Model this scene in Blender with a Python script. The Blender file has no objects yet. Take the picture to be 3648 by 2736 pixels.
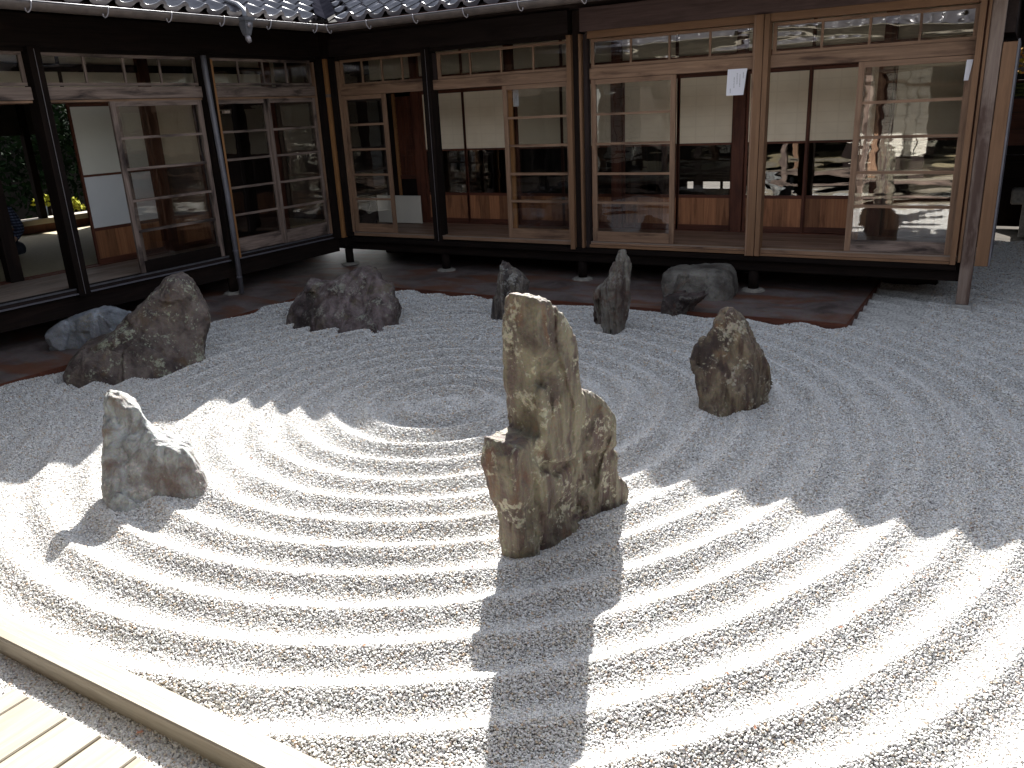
import bpy, bmesh, math, random
import numpy as np
from mathutils import Vector, Matrix
random.seed(7); rng = np.random.default_rng(7)
sc = bpy.context.scene
COL = sc.collection

# ------------------------------------------------------------------ camera
CAM = np.array([7.8751, -8.6243, 1.9726])
RX, ROLL, RZ = math.radians(71.6211), math.radians(-2.8112), math.radians(31.4364)
FPX = 2937.78                                   # focal length in photo pixels (3648 wide)
cd = bpy.data.cameras.new('camera'); cam = bpy.data.objects.new('camera', cd); COL.objects.link(cam)
ROT = Matrix.Rotation(RZ, 3, 'Z') @ Matrix.Rotation(RX, 3, 'X') @ Matrix.Rotation(ROLL, 3, 'Z')
cam.matrix_world = Matrix.Translation(Vector(CAM)) @ ROT.to_4x4()
cd.sensor_width = 36; cd.lens = 36 * FPX / 3648; cd.clip_start = 0.05; cd.clip_end = 500
sc.camera = cam

# ------------------------------------------------------------------ light
SUN_H = np.array([0.451, -0.893]); SUN_EL = math.radians(36.3)      # where the light goes (horizontal), elevation
w = bpy.data.worlds.new('World'); sc.world = w; w.use_nodes = True
nt = w.node_tree; bg = nt.nodes['Background']
sky = nt.nodes.new('ShaderNodeTexSky'); sky.sky_type = 'NISHITA'; sky.sun_disc = False
to_sun = -SUN_H
sky.sun_elevation = SUN_EL; sky.sun_rotation = math.atan2(to_sun[0], to_sun[1])
sky.air_density = 1.0; sky.dust_density = 1.2; sky.ozone_density = 1.0
hz = nt.nodes.new('ShaderNodeHueSaturation'); hz.inputs['Saturation'].default_value = .42      # thin bright haze in the sky
nt.links.new(sky.outputs[0], hz.inputs['Color']); nt.links.new(hz.outputs[0], bg.inputs[0]); bg.inputs[1].default_value = 0.092
sl = bpy.data.lights.new('sun', 'SUN'); sl.energy = 5.0; sl.angle = math.radians(0.53); sl.color = (1.0, 0.975, 0.935)
so = bpy.data.objects.new('sun', sl); COL.objects.link(so)
sd = Vector((SUN_H[0] * math.cos(SUN_EL), SUN_H[1] * math.cos(SUN_EL), -math.sin(SUN_EL)))
so.rotation_euler = sd.to_track_quat('-Z', 'Y').to_euler(); so.location = (-3, 8, 9)
sc.view_settings.view_transform = 'Standard'; sc.view_settings.look = 'None'
sc.view_settings.exposure = 2.1; sc.view_settings.gamma = 1.0; sc.view_settings.use_curve_mapping = False
sc.cycles.transparent_max_bounces = 24; sc.cycles.max_bounces = 8

# ------------------------------------------------------------------ helpers
RM = np.array(ROT)
def ray(u, v): return RM @ np.array([u - 1824, 1368 - v, -FPX])
def hit(u, v, ax, val):
    d = ray(u, v); return CAM + (val - CAM[ax]) / d[ax] * d
def tag(o, label=None, cat=None, group=None, kind=None):
    if label: o['label'] = label
    if cat: o['category'] = cat
    if group: o['group'] = group
    if kind: o['kind'] = kind
    return o
def thing(name, loc, label, cat, group=None):
    o = bpy.data.objects.new(name, None); COL.objects.link(o); o.location = loc; o.empty_display_size = .1
    return tag(o, label, cat, group)
def wloc(o):
    v = Vector((0, 0, 0))
    while o: v = v + o.location; o = o.parent
    return v
def link_mesh(name, me, parent=None, loc=(0, 0, 0)):
    o = bpy.data.objects.new(name, me); COL.objects.link(o)
    if parent: o.parent = parent
    o.location = loc
    return o
def mesh_obj(name, verts, faces, mat, parent=None, smooth=False, origin=None):
    """verts in world coordinates; object origin = origin or first-bound centre."""
    v = np.asarray(verts, float)
    if origin is None:
        origin = (v.min(0) + v.max(0)) / 2; origin[2] = v[:, 2].min()
    v = v - origin
    me = bpy.data.meshes.new(name); me.from_pydata(v.tolist(), [], faces); me.update()
    if mat: me.materials.append(mat)
    if smooth: me.polygons.foreach_set('use_smooth', [True] * len(me.polygons))
    base = wloc(parent) if parent else Vector((0, 0, 0))
    return link_mesh(name, me, parent, Vector(origin) - base)
BF = [(0, 3, 2, 1), (4, 5, 6, 7), (0, 1, 5, 4), (1, 2, 6, 5), (2, 3, 7, 6), (3, 0, 4, 7)]
def box_v(x0, x1, y0, y1, z0, z1):
    if x0 > x1: x0, x1 = x1, x0
    if y0 > y1: y0, y1 = y1, y0
    return [(x0, y0, z0), (x1, y0, z0), (x1, y1, z0), (x0, y1, z0), (x0, y0, z1), (x1, y0, z1), (x1, y1, z1), (x0, y1, z1)]
def box(name, x0, x1, y0, y1, z0, z1, mat, parent=None, bev=0.0):
    o = mesh_obj(name, box_v(x0, x1, y0, y1, z0, z1), BF, mat, parent)
    if bev:
        bm = bmesh.new(); bm.from_mesh(o.data)
        bmesh.ops.bevel(bm, geom=bm.edges[:], offset=bev, segments=1, affect='EDGES'); bm.to_mesh(o.data); bm.free()
    return o
def multi(name, boxes, mat, parent=None):
    V = []; F = []
    for b in boxes:
        n = len(V); V += box_v(*b); F += [tuple(i + n for i in f) for f in BF]
    return mesh_obj(name, V, F, mat, parent)
def tube(name, pts, r, mat, parent=None, seg=8, smooth=True):
    V = []; F = []; P = [Vector(p) for p in pts]; up = None
    for i, p in enumerate(P):
        d = (P[min(i + 1, len(P) - 1)] - P[max(i - 1, 0)]).normalized()
        a = d.orthogonal().normalized() if up is None else (up - d * up.dot(d)).normalized()
        up = a; b = d.cross(a); rr = r[i] if isinstance(r, (list, tuple)) else r
        for k in range(seg):
            t = 2 * math.pi * k / seg; V.append(tuple(p + (a * math.cos(t) + b * math.sin(t)) * rr))
    for i in range(len(P) - 1):
        for k in range(seg):
            k2 = (k + 1) % seg; F.append((i * seg + k, i * seg + k2, (i + 1) * seg + k2, (i + 1) * seg + k))
    F.append(tuple(reversed(range(seg)))); F.append(tuple(range((len(P) - 1) * seg, len(P) * seg)))
    return mesh_obj(name, V, F, mat, parent, smooth)

# ------------------------------------------------------------------ materials
def lin(c): return tuple(((x / 255 + 0.055) / 1.055) ** 2.4 if x > 10 else x / 255 / 12.92 for x in c)
class NT:
    def __init__(s, name):
        s.m = bpy.data.materials.new(name); s.m.use_nodes = True; s.t = s.m.node_tree; s.n = s.t.nodes; s.bsdf = s.n['Principled BSDF']
    def add(s, t, **k):
        n = s.n.new(t)
        for a, b in k.items(): setattr(n, a, b)
        return n
    def link(s, a, b): s.t.links.new(a, b)
    def pos(s, scale, obj=False):
        if obj: src = s.add('ShaderNodeTexCoord').outputs['Object']
        else: src = s.add('ShaderNodeNewGeometry').outputs['Position']
        m = s.add('ShaderNodeMapping'); m.inputs['Scale'].default_value = scale; s.link(src, m.inputs['Vector']); return m
    def noise(s, vec, scale=1, detail=5, rough=.55, dist=0):
        n = s.add('ShaderNodeTexNoise'); n.inputs['Scale'].default_value = scale; n.inputs['Detail'].default_value = detail
        n.inputs['Roughness'].default_value = rough; n.inputs['Distortion'].default_value = dist
        s.link(vec.outputs[0], n.inputs['Vector']); return n
    def ramp(s, src, stops):
        r = s.add('ShaderNodeValToRGB'); e = r.color_ramp.elements
        while len(e) < len(stops): e.new(.5)
        for i, (p, c) in enumerate(stops):
            e[i].position = p; e[i].color = (*c, 1) if len(c) == 3 else c
        s.link(src, r.inputs[0]); return r
    def mix(s, fac, a, b, mode='MIX'):
        m = s.add('ShaderNodeMix', data_type='RGBA', blend_type=mode)
        for i, x in ((0, fac), (6, a), (7, b)):
            if isinstance(x, (int, float)): m.inputs[i].default_value = x
            elif isinstance(x, tuple): m.inputs[i].default_value = (*x, 1)
            else: s.link(x, m.inputs[i])
        return m.outputs[2]
    def bump(s, h, strength=.3, dist=.01, chain=None):
        b = s.add('ShaderNodeBump'); b.inputs['Strength'].default_value = strength; b.inputs['Distance'].default_value = dist
        s.link(h, b.inputs['Height'])
        if chain: s.link(chain.outputs[0], b.inputs['Normal'])
        return b
    def out(s, color=None, rough=.7, bump=None, spec=.5, metal=0):
        p = s.bsdf
        if color is not None:
            if isinstance(color, tuple): p.inputs['Base Color'].default_value = (*color, 1)
            else: s.link(color, p.inputs['Base Color'])
        if isinstance(rough, (int, float)): p.inputs['Roughness'].default_value = rough
        else: s.link(rough, p.inputs['Roughness'])
        p.inputs['Specular IOR Level'].default_value = spec; p.inputs['Metallic'].default_value = metal
        if bump: s.link(bump.outputs[0], p.inputs['Normal'])
        return s.m
def wood(name, c1, c2, axis='z', stain=None, stain_amt=.5, rough=.65, stain_lo=.5, spec=.3, vary=.25, bumps=.25):
    n = NT(name); sc_ = {'x': (2.2, 55, 55), 'y': (55, 2.2, 55), 'z': (55, 55, 2.2)}[axis]
    p = n.pos(sc_); g = n.noise(p, 1, 6, .6, .6)
    col = n.ramp(g.outputs[0], [(.3, c2), (.7, c1)]).outputs[0]
    p2 = n.pos({'x': (1.3, 5, 7), 'y': (5, 1.3, 7), 'z': (6, 6, 1.3)}[axis]); g2 = n.noise(p2, 1.3, 5, .6, .4)
    if stain:
        f = n.ramp(g2.outputs[0], [(stain_lo, (0, 0, 0)), (min(stain_lo + .16, 1), (stain_amt,) * 3)]).outputs[0]
        col = n.mix(f, col, stain)
    oi = n.add('ShaderNodeObjectInfo'); mr = n.add('ShaderNodeMapRange'); n.link(oi.outputs['Random'], mr.inputs[0])
    mr.inputs[3].default_value = 1 - vary; mr.inputs[4].default_value = 1 + vary
    hsv = n.add('ShaderNodeHueSaturation'); n.link(mr.outputs[0], hsv.inputs['Value']); n.link(col, hsv.inputs['Color'])
    r = n.ramp(g2.outputs[0], [(.3, (rough - .12,) * 3), (.7, (min(rough + .12, 1),) * 3)])
    return n.out(hsv.outputs[0], r.outputs[0], n.bump(g.outputs[0], bumps, .004), spec)
M = {}
def W3(key, *a, **k):
    for ax in 'xyz': M[key + ax] = wood(key + '_wood_' + ax, *a, axis=ax, **k)
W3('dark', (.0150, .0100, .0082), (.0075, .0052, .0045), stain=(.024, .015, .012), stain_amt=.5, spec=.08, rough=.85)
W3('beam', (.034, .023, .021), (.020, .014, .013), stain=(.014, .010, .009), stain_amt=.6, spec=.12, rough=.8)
W3('litbeam', (.140, .092, .084), (.090, .058, .053), stain=(.06, .04, .035), stain_amt=.5, spec=.15)  # lighter copy of the beam wood, with sunlit bounce put into the colour
W3('tan', (.280, .170, .106), (.160, .090, .054), stain=(.045, .022, .015), stain_amt=.75, stain_lo=.52, vary=.1)
W3('weather', (.265, .195, .160), (.115, .082, .068), stain=(.016, .010, .009), stain_amt=.9, stain_lo=.48, vary=.12)
W3('rail', (.215, .115, .060), (.150, .078, .040), stain=(.07, .04, .025), stain_amt=.3, stain_lo=.55, vary=.08)
W3('red', (.135, .044, .023), (.075, .024, .014), stain=(.03, .013, .009), stain_amt=.6, vary=.12)
W3('orange', (.330, .160, .060), (.240, .110, .042), stain=(.18, .085, .04), stain_amt=.4, vary=.05)
W3('floor', (.27, .165, .115), (.165, .098, .066), stain=(.11, .065, .042), stain_amt=.5, vary=.12, rough=.5, spec=.4)
W3('grey', (.36, .28, .225), (.22, .165, .13), stain=(.12, .085, .06), stain_amt=.5, vary=.12)
W3('post', (.250, .190, .155), (.160, .112, .090), stain=(.060, .030, .022), stain_amt=.85, stain_lo=.48, vary=.05)
W3('pale', (.300, .270, .215), (.215, .185, .140), stain=(.16, .12, .085), stain_amt=.5, stain_lo=.55, vary=.05, rough=.6, bumps=.5)
M['koshi'] = wood('lower_board_wood', (.38, .165, .075), (.21, .085, .04), axis='z', stain=(.09, .035, .018), stain_amt=.7, vary=.35)

def flat(name, c, rough=.8, amp=.12, scale=6, spec=.3, bump=0, metal=0):
    n = NT(name); p = n.pos((1, 1, 1)); g = n.noise(p, scale, 5, .6)
    c2 = tuple(x * (1 - amp) for x in c); c1 = tuple(min(x * (1 + amp), 1) for x in c)
    col = n.ramp(g.outputs[0], [(.3, c2), (.7, c1)]).outputs[0]
    return n.out(col, rough, n.bump(g.outputs[0], bump, .005) if bump else None, spec, metal)
M['plaster'] = flat('lime_plaster', (.62, .55, .42), .9, .08, 3)
M['white_board'] = flat('white_board', (.62, .58, .50), .7, .04)
M['notice'] = flat('notice_paper', (.74, .73, .78), .8, .02)
M['ink'] = flat('black_ink', (.03, .03, .035), .7)
M['concrete'] = flat('pale_concrete', (.33, .32, .30), .9, .2, 25, bump=.3)
M['found'] = flat('foundation_stone', (.24, .22, .19), .9, .3, 18, bump=.5)
M['metal_dark'] = flat('grey_downpipe', (.115, .11, .125), .45, .2, 8, .5)
M['zinc'] = flat('weathered_zinc', (.11, .11, .12), .4, .25, 14, .6, metal=.4)
M['gutter'] = flat('gutter_brown_metal', (.085, .066, .056), .5, .35, 9, .5)
M['hook'] = flat('hook_metal', (.20, .18, .185), .45, .15, 20, .5, metal=.3)
M['soil'] = flat('dark_soil', (.045, .038, .030), 1, .4, 5, .1, .5)
M['tatami'] = flat('tatami_straw', (.30, .25, .15), .8, .12, 20)
_n = NT('dull_valley_sheet'); _d = _n.add('ShaderNodeBsdfDiffuse'); _g = _n.noise(_n.pos((1, 1, 1)), 8, 4); _r = _n.ramp(_g.outputs[0], [(.3, (.006, .006, .009)), (.7, (.016, .016, .021))])
_n.link(_r.outputs[0], _d.inputs[0]); _n.link(_d.outputs[0], _n.n['Material Output'].inputs[0]); M['slate'] = _n.m
M['alu'] = flat('brown_track', (.19, .14, .11), .35, .1, 8, .6)
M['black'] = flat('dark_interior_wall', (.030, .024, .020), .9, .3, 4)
M['skin'] = flat('skin', (.45, .27, .19), .6, .05)
M['hair'] = flat('black_hair', (.015, .012, .012), .5)
M['jeans'] = flat('dark_cloth', (.02, .022, .03), .9)

def paper_mat():                                   # shoji paper: lattice shade showing through, with glue-line tone, painted into the colour
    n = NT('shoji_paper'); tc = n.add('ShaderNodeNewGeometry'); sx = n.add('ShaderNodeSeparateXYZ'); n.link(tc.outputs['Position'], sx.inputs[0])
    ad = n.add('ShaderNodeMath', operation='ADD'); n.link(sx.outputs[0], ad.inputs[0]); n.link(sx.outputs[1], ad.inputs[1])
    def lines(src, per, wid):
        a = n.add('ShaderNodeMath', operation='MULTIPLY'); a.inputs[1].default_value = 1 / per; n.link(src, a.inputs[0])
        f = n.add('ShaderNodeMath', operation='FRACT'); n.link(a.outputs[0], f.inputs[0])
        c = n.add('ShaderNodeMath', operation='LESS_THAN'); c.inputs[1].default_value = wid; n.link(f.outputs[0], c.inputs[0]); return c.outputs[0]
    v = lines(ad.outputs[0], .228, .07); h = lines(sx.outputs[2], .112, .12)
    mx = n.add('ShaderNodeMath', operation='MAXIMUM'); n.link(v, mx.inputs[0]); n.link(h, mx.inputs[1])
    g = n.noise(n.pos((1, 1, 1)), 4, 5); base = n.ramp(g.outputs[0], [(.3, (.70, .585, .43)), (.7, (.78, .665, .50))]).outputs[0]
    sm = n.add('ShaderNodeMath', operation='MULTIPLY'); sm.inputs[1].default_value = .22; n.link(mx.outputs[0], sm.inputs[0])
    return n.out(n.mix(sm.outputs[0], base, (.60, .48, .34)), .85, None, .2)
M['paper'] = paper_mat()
M['lit_cream'] = flat('lit_cream_paper', (.68, .66, .58), .85, .03, 3)  # brighter paper copy: the stronger light on these leaves is in the colour
M['lit_paper_blue'] = flat('lit_blue_paper', (.72, .73, .74), .85, .03, 3)  # lower sheets likewise: extra light put into a brighter, bluer paper

def glass_mat(name, wav=.16, tint=.93):
    n = NT(name); n.n.remove(n.bsdf)
    lw = n.add('ShaderNodeLayerWeight'); lw.inputs['Blend'].default_value = .5
    p = n.pos((1.1, 1.1, 9)); g = n.noise(p, .8, 1, .5, .5); p2 = n.pos((3, 3, 5)); g2 = n.noise(p2, 1, 1, .5)
    b = n.bump(g.outputs[0], wav, .012); b2 = n.bump(g2.outputs[0], wav * .6, .012, b)
    n.link(b2.outputs[0], lw.inputs['Normal'])
    pw = n.add('ShaderNodeMath', operation='POWER'); n.link(lw.outputs['Facing'], pw.inputs[0]); pw.inputs[1].default_value = 5
    ma = n.add('ShaderNodeMath', operation='MULTIPLY_ADD'); n.link(pw.outputs[0], ma.inputs[0]); ma.inputs[1].default_value = .94; ma.inputs[2].default_value = .072
    tr = n.add('ShaderNodeBsdfTransparent'); tr.inputs[0].default_value = (tint, tint, tint * .99, 1)
    gl = n.add('ShaderNodeBsdfGlossy'); gl.inputs['Roughness'].default_value = .0; gl.inputs[0].default_value = (1, 1, 1, 1)
    n.link(b2.outputs[0], gl.inputs['Normal'])
    mx = n.add('ShaderNodeMixShader'); n.link(ma.outputs[0], mx.inputs[0]); n.link(tr.outputs[0], mx.inputs[1]); n.link(gl.outputs[0], mx.inputs[2])
    n.link(mx.outputs[0], n.n['Material Output'].inputs[0]); return n.m
M['glass'] = glass_mat('old_window_glass')

def tile_mat():
    n = NT('silver_roof_tile'); g = n.noise(n.pos((1, 1, 1)), 9, 5, .6); g2 = n.noise(n.pos((1, 1, 1)), 60, 3, .6)
    col = n.ramp(g.outputs[0], [(.3, (.058, .055, .064)), (.7, (.105, .10, .112))]).outputs[0]
    oi = n.add('ShaderNodeObjectInfo'); mr = n.add('ShaderNodeMapRange'); n.link(oi.outputs['Random'], mr.inputs[0]); mr.inputs[3].default_value = .75; mr.inputs[4].default_value = 1.25
    hsv = n.add('ShaderNodeHueSaturation'); n.link(mr.outputs[0], hsv.inputs['Value']); n.link(col, hsv.inputs['Color'])
    return n.out(hsv.outputs[0], .24, n.bump(g2.outputs[0], .1, .003), 1.0, .1)
M['tile'] = tile_mat()

def border_mat():
    n = NT('mossy_paving'); g = n.noise(n.pos((1, 1, 1)), 2.2, 6, .65, .5); g2 = n.noise(n.pos((1, 1, 1)), 30, 5, .6)
    c = n.ramp(g.outputs[0], [(.34, (.060, .045, .040)), (.5, (.125, .098, .090)), (.68, (.175, .142, .134))]).outputs[0]
    g3 = n.noise(n.pos((1, 2.5, 1)), 1.1, 5, .6, .6); f = n.ramp(g3.outputs[0], [(.5, (0, 0, 0)), (.62, (.8, .8, .8))]).outputs[0]
    c = n.mix(f, c, (.140, .050, .022)); c = n.mix(.35, c, g2.outputs['Color'], 'OVERLAY')
    return n.out(c, .65, n.bump(g2.outputs[0], .35, .004), .4)
M['border'] = border_mat()

def pebble_mat(name, dark=1.0):
    n = NT(name); oi = n.add('ShaderNodeObjectInfo')
    r = n.ramp(oi.outputs['Random'], [(0, (.20, .185, .17)), (.04, (.40, .385, .37)), (.35, (.52, .515, .50)), (.75, (.63, .63, .62)), (.90, (.56, .52, .45)), (.95, (.46, .35, .25)), (1, (.38, .39, .41))])
    g = n.noise(n.pos((1, 1, 1)), 160, 2); c = n.mix(.25, r.outputs[0], g.outputs['Color'], 'SOFT_LIGHT')
    return n.out(c, .75, None, .3)
M['pebble'] = pebble_mat('white_gravel')
def bed_mat():
    n = NT('gravel_bed'); v = n.add('ShaderNodeTexVoronoi'); v.inputs['Scale'].default_value = 75; p = n.pos((1, 1, 1)); n.link(p.outputs[0], v.inputs['Vector'])
    c = n.ramp(v.outputs['Color'], [(0, (.26, .25, .235)), (.5, (.48, .47, .445)), (1, (.58, .57, .54))]).outputs[0]
    inv = n.add('ShaderNodeMath', operation='SUBTRACT'); inv.inputs[0].default_value = 1; n.link(v.outputs['Distance'], inv.inputs[1])
    return n.out(c, .85, n.bump(inv.outputs[0], .9, .008), .2)
M['bed'] = bed_mat()

def rock_mat(name, A, B, lichen, lich=.6, dark=(.03, .024, .02), darkamt=.5, rust=None, streak=(9, 9, 1.3), seedoff=0.0, lscale=7, rough=.75):
    n = NT(name); m0 = n.pos(streak); m0.inputs['Location'].default_value = (seedoff,) * 3
    g = n.noise(m0, 1, 7, .62, .7); col = n.ramp(g.outputs[0], [(.30, tuple(x * .55 for x in A)), (.42, A), (.56, B), (.70, tuple(min(x * 1.25, 1) for x in B))]).outputs[0]
    m1 = n.pos((1, 1, 1)); m1.inputs['Location'].default_value = (seedoff * 1.7,) * 3
    g1 = n.noise(m1, 3.2, 6, .6, .4)
    f = n.ramp(g1.outputs[0], [(.5, (0, 0, 0)), (.64, (darkamt,) * 3)]).outputs[0]; col = n.mix(f, col, dark)
    if rust:
        g4 = n.noise(m1, 4.5, 5, .6, 1.0); f = n.ramp(g4.outputs[0], [(.56, (0, 0, 0)), (.68, (.7,) * 3)]).outputs[0]; col = n.mix(f, col, rust)
    g2 = n.noise(m1, lscale, 4, .7, .3); g3 = n.noise(m1, 46, 3, .6)
    ad = n.add('ShaderNodeMath', operation='MULTIPLY_ADD'); n.link(g3.outputs[0], ad.inputs[0]); ad.inputs[1].default_value = .55; n.link(g2.outputs[0], ad.inputs[2])
    f = n.ramp(ad.outputs[0], [(.84, (0, 0, 0)), (.93, (lich,) * 3)]).outputs[0]; col = n.mix(f, col, lichen)
    g5 = n.noise(m1, 90, 4, .7); col = n.mix(.45, col, g5.outputs['Color'], 'SOFT_LIGHT')
    v = n.add('ShaderNodeTexVoronoi', feature='DISTANCE_TO_EDGE'); v.inputs['Scale'].default_value = 3.4; mv = n.pos((1.6, 1.6, .8)); 
    wq = n.mix(.18, mv.outputs[0], g1.outputs['Color']); n.link(wq, v.inputs['Vector'])
    cr = n.ramp(v.outputs['Distance'], [(0, (0, 0, 0)), (.02, (1, 1, 1))]).outputs[0]
    b = n.bump(cr, .35, .006); b = n.bump(g.outputs[0], .7, .022, b); b = n.bump(g3.outputs[0], .6, .012, b); b = n.bump(g5.outputs[0], .55, .006, b)
    return n.out(col, rough, b, .35)

# ------------------------------------------------------------------ gravel height
CX, CY = 4.59, -4.17
STONE_FEET = []                                    # (x, y, radius, mound height), filled from the stones' base points
def lattice_noise(P, seed):
    r = np.random.default_rng(seed); L = r.random((32, 32, 32)) * 2 - 1
    i = np.floor(P).astype(int); f = P - i; f = f * f * (3 - 2 * f); i0 = i & 31; i1 = (i + 1) & 31
    x0, y0, z0 = i0[..., 0], i0[..., 1], i0[..., 2]; x1, y1, z1 = i1[..., 0], i1[..., 1], i1[..., 2]
    fx, fy, fz = f[..., 0], f[..., 1], f[..., 2]
    a = L[x0, y0, z0] * (1 - fx) + L[x1, y0, z0] * fx; b = L[x0, y1, z0] * (1 - fx) + L[x1, y1, z0] * fx
    c = L[x0, y0, z1] * (1 - fx) + L[x1, y0, z1] * fx; d = L[x0, y1, z1] * (1 - fx) + L[x1, y1, z1] * fx
    return (a * (1 - fy) + b * fy) * (1 - fz) + (c * (1 - fy) + d * fy) * fz
def fbm(P, seed, octv=4, gain=.5):
    s = 0; a = 1
    for k in range(octv): s = s + a * lattice_noise(P * 2 ** k + 7.3 * k, seed + k); a *= gain
    return s
def gh(x, y):
    x = np.asarray(x, float); y = np.asarray(y, float)
    P = np.stack([x * 1.1, y * 1.1, np.zeros_like(x)], -1); P2 = np.stack([x * 5, y * 5, np.zeros_like(x) + 3], -1)
    wob = .016 * lattice_noise(P, 11) + .003 * lattice_noise(P2, 12)
    r = np.hypot(x - CX, y - CY) + wob
    th = np.arctan2(y - CY, x - CX)
    ph = 2 * np.pi * (r - .285) / .25
    inner = np.clip(r / .28, 0, 1)
    c = np.cos(ph) * inner + (1 - inner) * np.cos(th * 1 + 2.0 + r * 14) * .6
    prof = .5 + .5 * c; prof = .55 * prof + .45 * (1 - np.sqrt(np.clip((1 - c) / 2, 0, 1)))
    amp = (.051 + .023 / (1 + np.exp(-np.clip((y + 4.3) / .25, -30, 30)))) * (1 - .42 / (1 + np.exp(-np.clip((y + 1.7) / .15, -30, 30)))) * (1 + .18 * lattice_noise(P * 1.5, 13))
    h = amp * prof - .020
    h = h + .004 * lattice_noise(P2 * .7, 14) + .0022 * lattice_noise(P2 * 2.3, 15)
    for (sx, sy, sr, sh) in STONE_FEET:
        d = np.hypot(x - sx, y - sy); k = np.exp(-(d / sr) ** 2)
        h = h * (1 - .55 * k) + sh * k
    k = np.clip((y + 7.33) / .14, 0, 1); h = h * k + .0 * (1 - k)        # flattened along the curb
    k2 = np.clip((y + 7.2) / -.01, 0, 1)
    return h

# ------------------------------------------------------------------ stones: signed distance solids
import openvdb as vdb
def seg_sdf(pts, S, Z):
    best = np.full(S.shape, 1e9); ins = np.zeros(S.shape, bool); n = len(pts)
    for i in range(n):
        ax, az = pts[i]; bx, bz = pts[(i + 1) % n]; ex, ez = bx - ax, bz - az
        wx, wz = S - ax, Z - az; L = ex * ex + ez * ez + 1e-12
        t = np.clip((wx * ex + wz * ez) / L, 0, 1); d = (wx - ex * t) ** 2 + (wz - ez * t) ** 2
        best = np.minimum(best, d)
        c = ((az > Z) != (bz > Z)) & (S < (bx - ax) * (Z - az) / (bz - az + 1e-12) + ax); ins ^= c
    d = np.sqrt(best); return np.where(ins, -d, d)
def smax(a, b, k):
    h = np.clip(.5 - .5 * (b - a) / k, 0, 1); return b * (1 - h) + a * h + k * h * (1 - h)
def rock(name, label, cat, outline, P, Q, T, mat, seed, k=.05, taper=.35, off=0, vox=.010, n1=.03, n2=.012, strata=(3, 3, 3), facets=(), zg=.03, foot=None, top_lean=0.0, group=None, ero=.65, relief=(), blk=(34, .018, (1, 1, .5)), lean=0.0):
    """outline in photo pixels, cast onto the upright plane through the stone's base line P-Q; then a solid of real depth is grown round it."""
    p = hit(*P, 2, zg)[:2]; q = hit(*Q, 2, zg)[:2]
    e = q - p; Lb = np.linalg.norm(e); e /= Lb; nrm = np.array([e[1], -e[0]])
    if nrm @ (CAM[:2] - p) < 0: nrm = -nrm
    o = p - nrm * off; pts = []
    for (u, v) in outline:
        d = ray(u, v); t = -((CAM[:2] - o) @ nrm + lean * CAM[2]) / (d[:2] @ nrm + lean * d[2]); X = CAM + t * d
        s, z = (X[:2] - o) @ e, X[2]
        if z < .07: z -= .22
        pts.append((s, z))
    pts = np.array(pts); H = pts[:, 1].max()
    s0, s1 = pts[:, 0].min() - .04, pts[:, 0].max() + .04; z0, z1 = -.14, H + .04; tt = T + .06 + abs(lean) * H
    ns, ntt, nz = [int((b - a) / vox) + 1 for a, b in ((s0, s1), (-tt, tt), (z0, z1))]
    gs = s0 + np.arange(ns) * vox; gt = -tt + np.arange(ntt) * vox; gz = z0 + np.arange(nz) * vox
    S2, Z2 = np.meshgrid(gs, gz, indexing='ij'); vd = (p + q) / 2 - CAM[:2]; vd /= np.linalg.norm(vd); rt = np.array([vd[1], -vd[0]])
    er = ero * T * abs(nrm @ rt) / abs(e @ rt) * (1 - taper * np.clip(Z2 / H, 0, 1))          # a slab seen at a slant shows its thickness too
    d2 = np.maximum(seg_sdf(pts, S2 - er, Z2), seg_sdf(pts, S2 + er, Z2)) if ero else seg_sdf(pts, S2, Z2)
    S, Tt, Z = np.meshgrid(gs, gt, gz, indexing='ij'); D2 = np.broadcast_to(d2[:, None, :], S.shape)
    PP = np.stack([S, Tt, Z], -1) + seed * 3.1
    wob = fbm(PP * np.array([2.2, 2.2, 1.4]), seed, 3)
    Rl = 0
    for poly, hgt in relief:
        pp = []
        for (u, v) in poly:
            d = ray(u, v); t = -((CAM[:2] - o) @ nrm + lean * CAM[2]) / (d[:2] @ nrm + lean * d[2]); X = CAM + t * d; pp.append(((X[:2] - o) @ e, X[2]))
        dd_ = seg_sdf(np.array(pp), S2, Z2) + .02 * fbm(np.stack([S2 * 6, Z2 * 4, S2 * 0], -1), seed + 40, 3); Rl = Rl + hgt / (1 + np.exp(np.clip(dd_ / .006, -30, 30)))
    Th = T * (1 - taper * np.clip(Z / max(H, .01), 0, 1)) * (1 + .25 * fbm(np.stack([S, S * 0, Z], -1) * 2.3 + seed, seed + 9, 2))
    tc = .35 * T * fbm(np.stack([S, S * 0 + 5, Z], -1) * 1.9 + seed, seed + 5, 2) - lean * np.clip(Z, 0, 9)
    if relief: Th = Th + np.broadcast_to(Rl[:, None, :], S.shape) * (Tt > tc)
    f = smax(D2, np.abs(Tt - tc) - Th, k)
    for (a, b, c, dd) in facets: f = smax(f, a * S + b * Tt + c * Z - dd, .012)
    bn, ba, bs = blk; rb = np.random.default_rng(seed + 77); bs = np.array(bs)
    CP = np.stack([rb.uniform(s0, s1, bn), rb.uniform(-tt, tt, bn), rb.uniform(z0, z1, bn)], -1); bd = np.full(S.shape, 1e9, np.float32); bo = np.zeros(S.shape, np.float32)
    wpx = S + .02 * wob; wpz = Z + .02 * wob
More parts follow.
